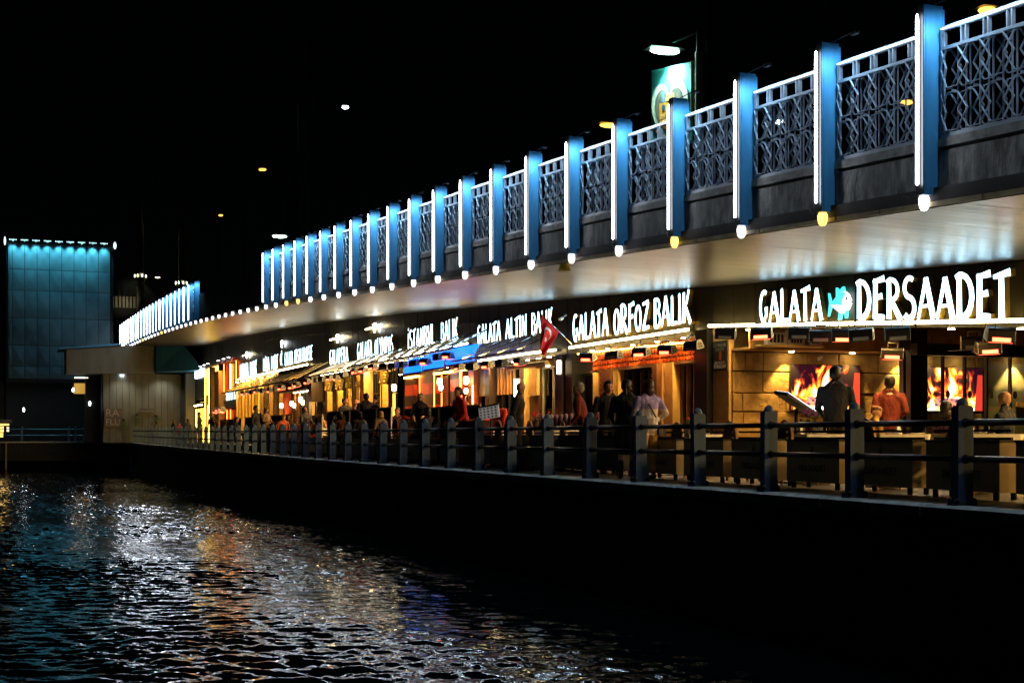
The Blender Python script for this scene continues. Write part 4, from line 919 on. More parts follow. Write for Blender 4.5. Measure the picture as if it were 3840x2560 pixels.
# glass partition
for i, (a, b_) in enumerate(((17.66,18.19),(18.19,18.73),(18.73,19.27),(19.27,19.87),(19.87,20.6),(20.6,21.4))):
    mb = MB(); mb.box(a+.02, b_-.02, 24.39, 24.40, .05, 2.34); g_ = mb.build('glass_pane', M['glass'], r_)
    mb = MB(); mb.box(a-.02, a+.02, 24.36, 24.44, .0, 2.36); mb.build('mullion', M['black'], g_)
    mb = MB(); mb.prism(arc(0,0,.055,.085,0,360,16)[:-1], lambda x,y: (a+.12+x,24.385,1.58+y), lambda x,y: (a+.12+x,24.389,1.58+y)); mb.build('oval_sticker', M['cream'], g_)
mb = MB(); mb.box(17.17, 17.23, 24.3, 24.44, 0, 2.4); mb.build('mullion', M['black'], r_)
# painted harbour mural
mm = bpy.data.materials.new('harbour_mural'); mm.use_nodes = True; n = mm.node_tree; b = n.nodes['Principled BSDF']; tc = n.nodes.new('ShaderNodeTexCoord'); sp_ = n.nodes.new('ShaderNodeSeparateXYZ'); n.links.new(tc.outputs['Generated'], sp_.inputs[0])
nz = n.nodes.new('ShaderNodeTexNoise'); nz.inputs['Scale'].default_value = 5; nz.inputs['Detail'].default_value = 6; n.links.new(tc.outputs['Generated'], nz.inputs['Vector'])
ad = n.nodes.new('ShaderNodeMath'); ad.operation = 'MULTIPLY_ADD'; n.links.new(nz.outputs['Fac'], ad.inputs[0]); ad.inputs[1].default_value = .22; n.links.new(sp_.outputs[2], ad.inputs[2])
cr = n.nodes.new('ShaderNodeValToRGB'); e = cr.color_ramp.elements; e[0].position = .0; e[0].color = (.10,.11,.04,1); e[1].position = 1; e[1].color = (.34,.30,.18,1)
cr.color_ramp.interpolation = 'LINEAR'
for p_, c_ in ((.50,(.14,.14,.06,1)),(.56,(.20,.12,.05,1)),(.60,(.05,.055,.04,1)),(.78,(.07,.07,.06,1)),(.84,(.32,.28,.17,1))): q = e.new(p_); q.color = c_
n.links.new(ad.outputs[0], cr.inputs[0]); n.links.new(cr.outputs[0], b.inputs['Base Color']); b.inputs['Roughness'].default_value = .7
mu = thing('wall_mural', 'dim mural of a hilly harbour shore on the right-hand wall', 'mural', (21.6, UB-.09, .6)); mb = MB(); mb.box(20.25, 23.9, UB-.105, UB-.085, .55, 2.3); mb.build('canvas', mm, mu)
mb = MB(); pts = [(21.0,1.42),(21.3,1.38),(21.7,1.22),(22.0,1.0),(22.3,.72)]
for q in range(4): mb.bar((pts[q][0],UB-.13,pts[q][1]), (pts[q+1][0],UB-.13,pts[q+1][1]), .05, .10)
for q in range(9): t_ = q*.6; mb.ball((21.75+.2*math.cos(t_)*(1-q*.08), UB-.13, 1.36+.2*math.sin(t_)*(1-q*.08)), .05, 6, 4)
mb.build('carved_prow', M['wood'], mu)
# brown return wall, poster, shelf of small model boats, speakers, cameras
mb = MB(); mb.box(13.98, 14.1, UB+.02, 26.4, 0, 2.97); mb.build('return_wall', M['tan'], r_)
po = thing('match_poster', 'dark poster with football lettering on the brown return wall', 'poster', (13.96, 26.0, 2.05))
mb = MB(); mb.box(13.955, 13.975, 25.74, 26.36, 2.06, 2.68); mb.build('poster_sheet', mat('poster_print', (.012,.018,.024), .4, scale=7, col2=(.03,.05,.06)), po)
for tx, sz, zz, mc in (('LİG MAÇLARI', .088, 2.58, 'grey'), ('BURADA!', .088, 2.50, 'grey'), ('LİG MAÇLARI', .07, 2.23, 'white'), ('BURADA!', .125, 2.15, 'white')):
    textobj(tx, sz, (13.953, 26.06, zz), FACE_WATER, M[mc], 'lettering', po)
mb = MB(); mb.box(13.945, 13.955, 26.0, 26.08, 2.28, 2.46); mb.build('player_print', M['orange'], po)
sh = thing('model_house_shelf', 'ledge with three small pale model houses on the stone bulkhead', 'shelf', (14.6, UB-.9, 2.5)); mb = MB(); mb.box(14.15, 15.6, UB-.98, UB-.755, 2.50, 2.54); mb.build('ledge', M['cream'], sh)
for i, (a, b_, h) in enumerate(((14.32,14.76,.24),(14.80,15.16,.30),(15.28,15.56,.2))):
    mb = MB(); mb.box(a, b_, UB-.95, UB-.80, 2.542, 2.54+h); hs = mb.build('model_house', M['white'], sh)
    for q in range(4): mb = MB(); x = a+.05+(b_-a-.1)*q/4; mb.box(x, x+.05, UB-.956, UB-.951, 2.58, 2.50+h); mb.build('window', M['darkwood'], hs)
for (x, y, z, lab) in ((13.55, 26.65, 2.78, 'white bullet camera on the dark pillar left of the poster'), (16.0, UB-.2, 2.36, 'twin white security camera above the left fire screen'), (13.5, 33.6, 3.72, 'grey bullet camera high on the fascia right of the flag')):
    c = thing('security_camera', lab, 'camera', (x,y,z)); mb = MB(); mb.tube((x,y,z),(x-.14,y-.16,z-.05),.04,n=10); mb.build('camera_body', M['white'], c); mb = MB(); mb.tube((x,y,z),(x+.1,y+.05,z+.08),.018); mb.ball((x+.1,y+.05,z+.08),.04,8,6); mb.build('mount', M['grey'], c)
for i, u in enumerate((17.9, 20.75)):
    c = thing('ceiling_fan', ('right' if i == 0 else 'left')+'-hand black ceiling fan in the stone room', 'fan', (16.2, u, 2.2)); mb = MB(); mb.lathe([(.02,.35),(.02,.12),(.09,.1),(.1,0),(.05,-.04)], (16.2,u,2.2), 12); mb.build('motor', M['black'], c)
    for q in range(4):
        t_ = q*math.pi/2+.4; mb = MB(); mb.bar((16.2+.1*math.cos(t_),u+.1*math.sin(t_),2.25),(16.2+.55*math.cos(t_),u+.55*math.sin(t_),2.25),.12,.012); mb.build('blade', M['black'], c)

# ------------------------------------------------------------------ flag
fl = thing('flag', 'red flag with white crescent and star hanging from a slanted pole', 'flag', (13.95, 34.0, 3.05))
mb = MB(); P0, P1 = Vector((13.95,34.0,3.07)), Vector((13.09,34.0,3.83)); mb.tube(P0, P1, .014); mb.build('flag_pole', M['chrome'], fl)
FA, FB = P1, P0+(P1-P0)*.44                      # hoist lies along the pole, cloth hangs down in folds
FM = [mat('flag_red', (.55,.008,.018), .75, var=.1), mat('flag_white', (.75,.72,.72), .75, var=.05)]
def fpt(s, t, off=0):          # s along the pole (0 top), t down the fly
    p = FA.lerp(FB, s); d = Vector((-.02, .06, -.92)).lerp(Vector((-.40,.10,-.70)), s); L = 1.0-.06*s
    wv = .07*math.sin(s*9+t*4)*min(1,t*2.5) + .03*math.sin(t*11+s*3)
    return p + d*L*t + Vector((.25,.9,0))*wv
def inside(s, t):
    x, y = t*1.5, s          # flag units: fly 1.5, hoist 1
    cr_ = math.hypot(x-.5, y-.5) < .25 and math.hypot(x-.5625, y-.5) > .2
    dx, dy = x-.80, y-.5; rr = math.hypot(dx, dy); an = math.atan2(dy, dx)
    k_ = (an+math.pi) % (2*math.pi/5) - math.pi/5
    st = rr < .125*(math.cos(math.pi/5*2)/math.cos(math.pi/5*2-abs(k_)) if False else (.38/(.38+ (1-.38)*abs(abs(k_)-0)/(math.pi/5)) if True else 1)) and rr < .125
    return cr_ or (rr < .12*(1-.60*(1-abs(k_)/(math.pi/5))))
n_s, n_t = 56, 76; vs = []; fs = []; ms = []
for i in range(n_s+1):
    for j in range(n_t+1): vs.append(fpt(i/n_s, j/n_t))
for i in range(n_s):
    for j in range(n_t): fs.append((i*(n_t+1)+j, i*(n_t+1)+j+1, (i+1)*(n_t+1)+j+1, (i+1)*(n_t+1)+j)); ms.append(1 if inside((i+.5)/n_s, (j+.5)/n_t) else 0)
mb = MB(); mb.add(vs, fs, ms); o = mb.build('flag_cloth', FM, fl, True); so_ = o.modifiers.new('s', 'SOLIDIFY'); so_.thickness = .006

# ------------------------------------------------------------------ terrace furniture
def planter(u, L, m, label, v=10.75, zh=.66, rails=True, text=False):
    z0 = zf(u); p_ = thing('planter_screen', label, 'planter', (v, u, z0), 'planter screens along the terrace edge')
    mb = MB(); mb.box(v-.17, v+.17, u-L/2, u+L/2, z0+.09, z0+zh); mb.build('planter_box', M[m], p_)
    mb = MB(); mb.box(v-.18, v+.18, u-L/2-.01, u+L/2+.01, z0+zh, z0+zh+.025); mb.build('planter_rim', M['black'], p_)
    for s_ in (-1, 1):
        for q in (-1, 1): mb = MB(); mb.tube((v+q*.12, u+s_*(L/2-.12), z0), (v+q*.12, u+s_*(L/2-.12), z0+.09), .035, n=8); mb.build('wheel', M['black'], p_)
    if rails:
        for z in (.70, .79): mb = MB(); mb.bar((v,u-L/2,z0+z),(v,u+L/2+.06,z0+z),.03,.03); mb.build('top_rail', M['black'], p_)
    if text:
        o = textobj('DERSAADET', .13, (v-.172, u, z0+.28), FACE_WATER, M['darkwood'], 'lettering', p_)
        mb = MB(); mb.prism([(-.05,0),(-.03,.09),(0,.13),(.03,.09),(.05,0),(.02,-.02),(.03,-.06),(-.03,-.06),(-.02,-.02)], lambda x,y:(v-.174,u-x,z0+.47+y), lambda x,y:(v-.170,u-x,z0+.47+y)); mb.build('emblem', M['brown'], p_)
us = [10.6+i*1.62 for i in range(8)]
for i, u in enumerate(us): planter(u, 1.35, 'beige', 'beige wheeled planter with printed lettering before the nearest terrace, '+nth(i+1)+' from the right', text=True)
k = 0; u = 24.3
while u < 60:
    k += 1; planter(u, 1.35, 'dplant', 'dark wheeled planter screen along the terrace beyond the beige ones, '+nth(k)+' from the right', zh=.72 if u < 34 else .62); u += 1.62
def table(x, y, z, label, w_=.75, l=.75, cloth='cloth', items=True):
    t_ = thing('dining_table', label, 'table', (x,y,z))
    mb = MB(); mb.box(x-w_/2, x+w_/2, y-l/2, y+l/2, z+.72, z+.75); mb.build('table_top', M['wood'], t_)
    mb = MB(); mb.tube((x,y,z+.03),(x,y,z+.72),.04); mb.box(x-.22,x+.22,y-.22,y+.22,z+.005,z+.03); mb.build('pedestal', M['black'], t_)
    if cloth:
        mb = MB(); a, b_ = w_/2+.012, l/2+.012; ring = []
        for k_ in range(32):
            q = k_/32*4; s_ = int(q); f_ = (q-s_)*2-1
            px, py = [(f_,-1),(1,f_),(-f_,1),(-1,-f_)][s_]; ring.append((px, py))
        top = [(x+px*a, y+py*b_, z+.756) for px, py in ring]; bot = [(x+px*(a+.02+.02*math.sin(k_*2.4)), y+py*(b_+.02+.02*math.sin(k_*2.1)), z+.44+.03*math.sin(k_*1.3)) for k_, (px,py) in enumerate(ring)]
        mb.add(top+bot, [tuple(range(32))]+[(i_, 32+i_, 32+(i_+1)%32, (i_+1)%32) for i_ in range(32)]); mb.build('tablecloth', M[cloth], t_)
    return t_
def table_items(x, y, z, where):
    for i, (dx, dy, kind) in enumerate(((-.2,-.15,'glass'),(.1,-.2,'glass'),(-.15,.2,'napkin'),(.18,.15,'plate'))):
        c = (x+dx, y+dy, z+.757)
        if kind == 'glass': mb = MB(); mb.lathe([(.028,0),(.034,.10),(.031,.10),(.025,.01)], c, 10); tag(mb.build('drinking_glass', M['cyl'], loc=c), 'clear drinking glass on the '+where+(', nearer the rail' if i == 0 else ', farther from the rail'), 'glass')
        elif kind == 'napkin': mb = MB(); mb.prism([(-.06,0),(.06,0),(.03,.09),(0,.13),(-.03,.08)], lambda a,b_:(c[0]-.02,c[1]+a,c[2]+b_), lambda a,b_:(c[0]+.03,c[1]+a,c[2]+b_)); tag(mb.build('napkin', M['cloth'], loc=c), 'folded white napkin standing on the '+where, 'napkin')
        else: mb = MB(); mb.lathe([(.05,0),(.11,.018),(.10,.02),(.04,.006)], c, 16); tag(mb.build('plate', M['white'], loc=c), 'white plate on the '+where, 'plate')
tl_ = [(11.75,15.1,'nearest white table at the right edge'),(11.75,17.0,'second white table behind the near railing'),(11.8,18.95,'white table beside the menu stand'),(12.6,20.9,'white table before the stone wall'),(11.9,23.0,'white table left of the menu stand'),(13.0,16.4,'white table inside by the glass partition'),(13.2,18.4,'white table beneath the front heaters')]
for x, y, lab in tl_: table(x, y, 0, 'square dining table under a '+lab.replace('white table','white cloth')); table_items(x, y, 0, lab)
def chair_proto():
    t_ = thing('chair', 'x', 'chair', (0,0,0)); mb = MB(); mb.box(-.21,.21,-.20,.22,.42,.48); mb.build('seat', M['purple'], t_)
    mb = MB(); pts = arc(0,0,.22,.30,0,180,10); 
    for a, b_ in zip(pts[:-1], pts[1:]): mb.bar((a[0],-.24,.66+a[1]),(b_[0],-.24,.66+b_[1]),.03,.035,up=(0,1,0))
    mb.bar((-.22,-.22,.44),(-.22,-.24,.67),.03,.035); mb.bar((.22,-.22,.44),(.22,-.24,.67),.03,.035); mb.build('back_frame', M['wood'], t_)
    mb = MB(); mb.prism([(-.2,.52),(.2,.52)]+arc(0,.66,.2,.27,0,180,8), lambda x,y:(x,-.225,y), lambda x,y:(x,-.255,y)); mb.build('backrest', M['purple'], t_)
    for sx in (-1,1):
        for sy in (-1,1): mb = MB(); mb.bar((sx*.19,sy*.19,0),(sx*.18,sy*.18,.42),.035,.035); mb.build('leg', M['wood'], t_)
    return t_
cp = chair_proto(); first = True
def chair(x, y, z, rz, label, m=None):
    global first
    o = cp if first else clone(cp); first = False
    o.location = (x,y,z); o.rotation_euler[2] = rz; tag(o, label, 'chair', 'wood framed terrace chairs')
    if m:
        for ch in o.children:
            if ch.name.startswith(('seat','backrest')): ch.data = ch.data.copy(); ch.data.materials[0] = M[m]
for i, (x, y) in enumerate(((11.35,25.6),(11.4,26.5),(11.35,27.6),(11.4,28.5),(11.35,29.6),(11.4,30.6),(11.35,31.7))): chair(x, y, zt(y), R(-90+random.uniform(-8,8)), 'wood framed purple chair with its back to the railing, '+nth(i+1)+' from the right')
for i, (x, y) in enumerate(((11.35,14.6),(11.35,16.6),(11.3,18.6),(11.35,20.4),(11.4,22.4))): chair(x, y, 0, R(-90+random.uniform(-10,10)), 'wood framed navy chair at the nearest terrace, '+nth(i+1)+' from the right', 'navyfab')
for i, (x, y) in enumerate(((11.3,34.4),(11.4,35.6),(11.3,37.9),(11.4,41.2),(11.35,43.4),(11.4,46.3),(11.4,48.0),(11.4,53.6),(11.4,55.0),(11.5,57.2),(11.4,60.6),(11.4,64.2),(11.4,66.5))): chair(x, y, zt(y), R(-90+random.uniform(-12,12)), 'wood framed red chair on the farther terraces, '+nth(i+1)+' from the right', 'red')
for i, (x, y) in enumerate(((12.0,26.2),(12.0,28.2),(12.0,30.2),(12.0,35.2),(12.1,38.4),(12.1,41.6),(12.0,44.4),(12.0,47.2),(12.0,54.2),(12.0,58.0),(12.0,61.5),(12.0,65.4),(12.0,70),(12,75))):
    table(x, y, zt(y), 'square white-clothed terrace table beyond the nearest restaurant, '+nth(i+1)+' from the right')
    if i < 5: table_items(x, y, zt(y), nth(i+1)+' terrace table beyond the nearest restaurant')
def sofa(label, u0, u1, m, v=12.85, h=.75, tuft=.32):
    z0 = zt((u0+u1)/2); s_ = thing('bench_sofa', label, 'sofa', (v, (u0+u1)/2, z0))
    mb = MB(); mb.box(v-.5, v, u0, u1, z0+.05, z0+.42); mb.build('seat', M[m], s_)
    n_ = max(2, int((u1-u0)/tuft))
    for i in range(n_):
        a = u0+(u1-u0)*i/n_; b_ = u0+(u1-u0)*(i+1)/n_; c_ = (a+b_)/2; mb = MB(); mb.ball((v+.06, c_, z0+.42+h/2-.05), (.10,(b_-a)*.54,h*.56), 12, 10); mb.build('tufted_cushion', M[m], s_, True)
    mb = MB(); mb.box(v+.09, v+.17, u0, u1, z0+.05, z0+.9+(h-.75)); mb.build('back_panel', M['darkwood'], s_)
sofa('purple tufted bench sofa before the red lattice front', 27.2, 34.0, 'purple'); sofa('red ribbed bench sofa before the neon striped front', 36.2, 44.6, 'red', tuft=.12, h=.8); sofa('low navy bench sofa along the stone wall', 22.6, 25.2, 'navyfab', 14.6, .55)
sofa('orange-red bench sofa beyond the white glass screen', 45.5, 50.5, 'red', 11.9, .8, .9)
def flowers(loc, label, m='petal', n=26, r=.13, pot=True):
    x, y, z = loc; f_ = thing('flower_pot', label, 'flower pot', loc)
    mb = MB(); mb.lathe([(.06,0),(.09,.12),(.095,.12),(.08,.10)], loc, 12); mb.build('pot', M['terra'], f_)
    mb = MB()
    for _ in range(60):
        a = random.uniform(0,6.28); rr = r*math.sqrt(random.random())*1.15; c = Vector((x+rr*math.cos(a), y+rr*math.sin(a), z+.13+random.uniform(0,.12))); d = Vector((random.uniform(-1,1),random.uniform(-1,1),random.uniform(-.2,.8))).normalized()*.05; e_ = Vector((random.uniform(-1,1),random.uniform(-1,1),0)).normalized()*.022
        mb.add([c-d*.2, c+d*.4+e_, c+d, c+d*.4-e_], [(0,1,2,3)])
    mb.build('leaves', M['leaf'], f_)
    mb = MB()
    for _ in range(n):
        a = random.uniform(0,6.28); rr = r*.8*math.sqrt(random.random()); c = (x+rr*math.cos(a), y+rr*math.sin(a), z+.24+random.uniform(-.03,.08))
        for q in range(5): t_ = q*1.257; mb.ball((c[0]+.018*math.cos(t_), c[1]+.018*math.sin(t_), c[2]+.006*random.random()), (.018,.018,.012), 5, 3)
    mb.build('blossoms', M[m], f_)
flowers((11.2,18.14,.80), 'pot of purple flowers by the menu stand', 'petalp', 22, .13); flowers((11.75,23.1,.758), 'small red flower on the white table left of the menu stand', 'petal', 6, .06)
flowers((12.0,25.95,.80), 'red cyclamen behind the woman in the lilac jacket', n=22); flowers((12.0,28.2,.83), 'red cyclamen between the old man and the flag front', n=30, r=.16); flowers((12.0,26.9,.80), 'red cyclamen beside the young man in black', n=20)
flowers((11.9,31.3,.95), 'single red cyclamen right of the bald walker', n=10, r=.12); flowers((10.75,34.4,.80), 'red cyclamen before the waiter in red', n=12, r=.16); flowers((10.75,32.9,.80), 'leafy planter of small red flowers beside the menu board', n=8, r=.16); flowers((11.4,41.0,1.0), 'red flowers before the seated man left of the striped front', n=22, r=.13)
flowers((14.3,28.5,.0), 'dark leafy shrub in a pot at the cream pillar', 'leaf', 4, .2)
# menu stand and menu board
ms_ = thing('menu_stand', 'black lectern with a tilted glowing white menu beside the waiter', 'stand', (11.5, 19.1, 0))
mb = MB(); mb.tube((11.55,19.1,0),(11.55,19.1,1.15),.03); mb.box(11.35,11.75,18.9,19.3,0,.03); mb.build('stand_post', M['black'], ms_)
def tray(z0, z1, m, nm, a, b_, ua, ub):
    P_ = lambda v, u, dz: (v, u, 1.385-(v-11.28)*.58+(u-19.0)*.10+dz)
    mb = MB(); mb.hexa([P_(a,ua,z0),P_(b_,ua,z0),P_(b_,ub,z0),P_(a,ub,z0),P_(a,ua,z1),P_(b_,ua,z1),P_(b_,ub,z1),P_(a,ub,z1)]); mb.build(nm, m, ms_)
tray(-.05, .0, M['black'], 'tray', 11.25, 11.80, 18.85, 19.25); tray(.003, .02, glow('lit_menu', (.55,.78,1), .9), 'menu_page', 11.28, 11.77, 18.86, 19.22)
mbd = thing('menu_board', 'tilted white menu board printed with rows of dishes left of the bald walker', 'menu board', (10.4, 30.3, zf(30)))
mb = MB(); P = lambda s_, t_: Vector((10.40-.03*t_, 30.98-1.36*s_, 1.09+.06*s_+.29*t_)); f0 = lambda a,b_: P(a,b_); f1 = lambda a,b_: P(a,b_)+Vector((.02,0,0)); mb.prism([(0,0),(1,0),(1,1),(0,1)], f0, f1); mb.build('board', glow('menu_board_glow', (1,.90,.82), .09), mbd)  # faint glow added to the board so it reads white
mb = MB(); mb.prism([(0,.9),(1,.9),(1,1.04),(0,1.04)], lambda a,b_: P(a,b_)+Vector((-.004,0,0)), lambda a,b_: P(a,b_)+Vector((.024,0,0))); mb.build('header_strip', M['purple'], mbd)
for i in range(5):
    for j in range(4):
        mb = MB(); mb.prism(arc(.1+i*.19, .12+j*.22, .055, .07, 0, 360, 10)[:-1], lambda a,b_: P(a,b_)+Vector((-.003,0,0)), lambda a,b_: P(a,b_)+Vector((-.001,0,0))); mb.build('dish_print', M['brown'] if (i+j) % 3 else M['darkwood'], mbd)
mb = MB(); mb.tube((10.44,30.3,zf(30)),(10.44,30.3,1.1),.02); mb.box(10.25,10.65,30.1,30.5,zf(30),zf(30)+.03); mb.build('stand_post', M['black'], mbd)
# glass wind screens
def screen(label, u0, u1, v, z1, m='white', n=3):
    z0 = zt((u0+u1)/2); s_ = thing('glass_screen', label, 'screen', (v,(u0+u1)/2,z0))
    for i in range(n):
        a, b_ = u0+(u1-u0)*i/n, u0+(u1-u0)*(i+1)/n; mb = MB(); mb.box(v-.006,v+.006,a+.02,b_-.02,z0+.05,z1-.02); mb.build('glass_pane', M['cyl'], s_)
        mb = MB(); mb.box(v-.02,v+.02,a-.02,a+.02,z0,z1); mb.build('frame_post', M[m], s_)
    mb = MB(); mb.box(v-.02,v+.02,u0-.02,u1+.02,z1-.02,z1+.02); mb.build('top_rail', M[m], s_)
screen('white framed glass wind screen before the neon striped front', 34.2, 41.4, 11.5, 1.52, 'white', 4); screen('white framed glass wind screen by the group of standing men', 42.3, 51.5, 11.35, 1.60, 'white', 5); screen('white framed low glass screen right of the bearded man in denim', 53.8, 58.6, 11.7, 1.5, 'white', 3); screen('brown framed glass screen before the cream lit panels', 59.2, 71.5, 11.6, 1.62, 'brown', 6)
screen('plain glass screen before the pale pilaster at far left', 72.5, 80, 11.6, 1.6, 'cream', 3)
# dark red host desk
dk = thing('host_desk', 'dark red slatted host desk behind the railing by the menu board', 'desk', (10.75, 32.3, zf(32))); mb = MB(); mb.box(10.55,10.95,31.6,33.0,.02,1.05); mb.build('desk_body', mat('oxblood', (.10,.008,.008), .5), dk); mb = MB(); mb.box(10.52,10.98,31.57,33.03,1.05,1.09); mb.build('desk_top', M['black'], dk)
for i in range(18): mb = MB(); mb.box(10.535,10.55,31.63+i*.075,31.66+i*.075,.05,1.03); mb.build('slat', mat('oxblood_light', (.16,.012,.012), .5) if i == 0 else bpy.data.materials['oxblood_light'], dk)
# ------------------------------------------------------------------ people
SKIN = [mat('skin_%d'%i, c, .55, var=.12, scale=12) for i, c in enumerate(((.50,.27,.17),(.42,.21,.12),(.58,.34,.23)))]
FAB = {}
def fab(c, rough=.85):
    if c not in FAB: FAB[c] = mat('cloth_%d'%len(FAB), c, rough, var=.3, scale=9, bump=1.0, bscale=11, bdist=.05, stretch=(1,1,.55))
    return FAB[c]
HAIRM = {k: mat('hair_'+k, c, .5, var=.4, scale=30, stretch=(1,1,.2)) for k, c in dict(black=(.008,.006,.005), brown=(.035,.016,.008), dark=(.015,.010,.007), grey=(.22,.20,.17), blond=(.22,.12,.04)).items()}
EYE_M = mat('eye_dark', (.01,.008,.006), .2, var=0)
def capsule(mb, p0, p1, r0, r1, sx=1, sy=1, n=12):
    p0, p1 = Vector(p0), Vector(p1); d = p1-p0; L = d.length
    if L < 1e-5: d = Vector((0,0,1)); L = 1e-5
    d.normalize(); a = d.cross(Vector((0,1,0)))
    if a.length < .05: a = d.cross(Vector((1,0,0)))
    a.normalize(); b = d.cross(a).normalized()
    c = (p0+p1)/2; rings = []
    for th in (-90,-55,-20): rings.append((p0 + d*r0*math.sin(R(th)), max(.002, r0*math.cos(R(th)))))
    if L > .06:
        for f_ in (.2,.4,.6,.8): rings.append((p0.lerp(p1, f_), r0+(r1-r0)*f_))
    for th in (20,55,90): rings.append((p1 + d*r1*math.sin(R(th)), max(.002, r1*math.cos(R(th)))))
    vs = []; fs = []
    for q, rr in rings:
        for i in range(n):
            t_ = 6.28319*i/n; o = a*math.cos(t_)*rr + b*math.sin(t_)*rr; vs.append(q + Vector((o.x*sx, o.y*sy, o.z)))
    for j in range(len(rings)-1):
        for i in range(n): fs.append((j*n+i, j*n+(i+1)%n, (j+1)*n+(i+1)%n, (j+1)*n+i))
    fs.append(tuple(range(n-1,-1,-1))); fs.append(tuple((len(rings)-1)*n+i for i in range(n)))
    b0 = len(mb.v); mb.add(vs, fs); return b0, len(mb.v)
PENDING = []
def person(label, x, y, z, face, h=1.75, pose='stand', top=(.02,.02,.025), bottom=(.02,.02,.03), skin=0, hair='short', hc='black', lean=0, head=(0,0), arms=('relax','relax'), build=1.0, coat=False, beard=False, collar=None, voxel=.014, skirt=False, two=None, items=(), hem=.78):
    """face: compass turn about z, 0 looks along +y (away from the camera); lean and head in degrees"""
    s = h/1.75; mb = MB(); reg = []; up = []
    def cap(p0, p1, r0, r1, rg, sx=1, sy=1, upper=True):
        a, b = capsule(mb, [q*s for q in p0], [q*s for q in p1], r0*s, r1*s, sx, sy); reg.append((a, b, rg)); up.append((a, b, upper))
    sit = pose == 'sit'; hz = .52 if sit else .93; dz = hz-.93; B = build
    # legs
    for sd_ in (-1, 1):
        st = .0
        if sit: hip, knee, ank = (sd_*.09,0,hz), (sd_*.12,.42,hz+.0), (sd_*.12,.40,.09)
        elif pose == 'walk': hip, knee, ank = (sd_*.09,0,hz), (sd_*.09,.10 if sd_ > 0 else .02,.49), (sd_*.085,.16 if sd_ > 0 else -.22,.09)
        else: hip, knee, ank = (sd_*.09,0,hz), (sd_*.10,.015,.49), (sd_*.105,-.01,.09)
        lr = 1.12 if not skirt else .85
        cap(hip, knee, .085*lr*B, .060*lr, 'bottom', upper=False); cap(knee, ank, .058*lr, .042*lr, 'skin' if skirt else 'bottom', upper=False)
        cap((ank[0],ank[1]-.02,.045), (ank[0]*1.05,ank[1]+.15,.035), .045, .036, 'shoe', upper=False)
        if skirt: cap(ank, (ank[0],ank[1],.28), .052, .058, 'shoe', upper=False)
    # torso
    cap((0,0,.92+dz), (0,.0,1.02+dz), .135*B, .130*B, 'top', 1.2, .85)
    cap((0,0,1.06+dz), (0,.01,1.30+dz), .128*B, .150*B, 'top', 1.22, .82)
    cap((-.12,0,1.38+dz), (.12,0,1.38+dz), .092*B, .092*B, 'top', 1, .95)
    cap((0,-.005,1.42+dz), (0,.0,1.47+dz), .10, .06, 'top', 1.1, .9)
    for sd_ in (-1, 1): cap((sd_*.115,-.01,1.435+dz), (sd_*.03,-.005,1.515+dz), .058, .056, 'top')
    if coat:
        cap((0,0,1.0+dz), (0,.0,hem+dz if not skirt else .66+dz), .16*B, .175*B, 'top', 1.15, .95, upper=False if sit else True)
        if skirt: cap((0,0,.72), (0,.0,.60), .17, .185, 'top', 1.15, .95)
    if collar: cap((0,.0,1.46+dz), (0,.006,1.50+dz), .07, .066, 'collar')
    # neck and head, turned by (pan, nod)
    hb = len(mb.v)
    cap((0,.004,1.525+dz), (0,.012,1.57+dz), .050, .052, 'skin')
    cap((0,.012,1.63+dz), (0,.014,1.662+dz), .083, .088, 'skin', .95, 1.14)
    cap((0,.045,1.565+dz), (0,.05,1.60+dz), .046, .060, 'beard' if beard else 'skin', 1.0, .9)
    cap((0,.098,1.615+dz), (0,.092,1.65+dz), .017, .010, 'skin'); cap((0,.085,1.575+dz), (0,.086,1.578+dz), .022, .02, 'lip', 1.1, .6)
    for sd_ in (-1, 1):
        cap((sd_*.078,.0,1.62+dz), (sd_*.080,-.004,1.65+dz), .016, .018, 'skin', .6, 1)
        cap((sd_*.030,.087,1.648+dz), (sd_*.034,.087,1.648+dz), .006, .006, 'eye')
    he = len(mb.v)
    # arms
    HP = []
    for sd_, am in ((-1, arms[0]), (1, arms[1])):
        sh = (sd_*.185*B, 0, 1.40+dz)
        el, wr = {'relax': ((sd_*.245*B,-.02,1.13), (sd_*.25*B,.07,.90)), 'fwd': ((sd_*.23*B,.06,1.13), (sd_*.15,.30,1.10)), 'fwdlow': ((sd_*.24*B,.05,1.12), (sd_*.17,.25,.98)),
                  'phone': ((sd_*.22*B,.10,1.15), (sd_*.06,.26,1.28)), 'face': ((sd_*.20,.16,1.20), (sd_*.07,.15,1.50)), 'hip': ((sd_*.30*B,-.06,1.16), (sd_*.20,.08,1.0)), 'table': ((sd_*.24,.12,1.14), (sd_*.14,.36,1.12)), 'back': ((sd_*.27,-.07,1.15), (sd_*.15,.12,1.05)), 'smoke': ((sd_*.22,.16,1.15), (sd_*.20,.30,1.38))}[am]
        el = (el[0], el[1], el[2]+dz); wr = (wr[0], wr[1], wr[2]+dz)
        cap(sh, el, .062*B, .047*B, 'top'); cap(el, wr, .047*B, .034, 'top')
        dv = (Vector(wr)-Vector(el)).normalized(); w0 = Vector(wr)
        sidev = dv.cross(Vector((0,0,1))); sidev = sidev.normalized() if sidev.length > .1 else Vector((1,0,0))
        cap(w0, w0+dv*.075, .030, .036, 'skin', 1, 1)
        for f_, off in enumerate((-.028,-.010,.009,.026)):
            a_ = w0+dv*.09+sidev*off; ln = (.055,.068,.064,.05)[f_]; b_ = a_+dv*ln*.6+Vector((0,.004,-.012)); cap(a_, b_, .0105, .0095, 'skin'); cap(b_, b_+dv*ln*.35+Vector((0,.0,-.022)), .0095, .008, 'skin')
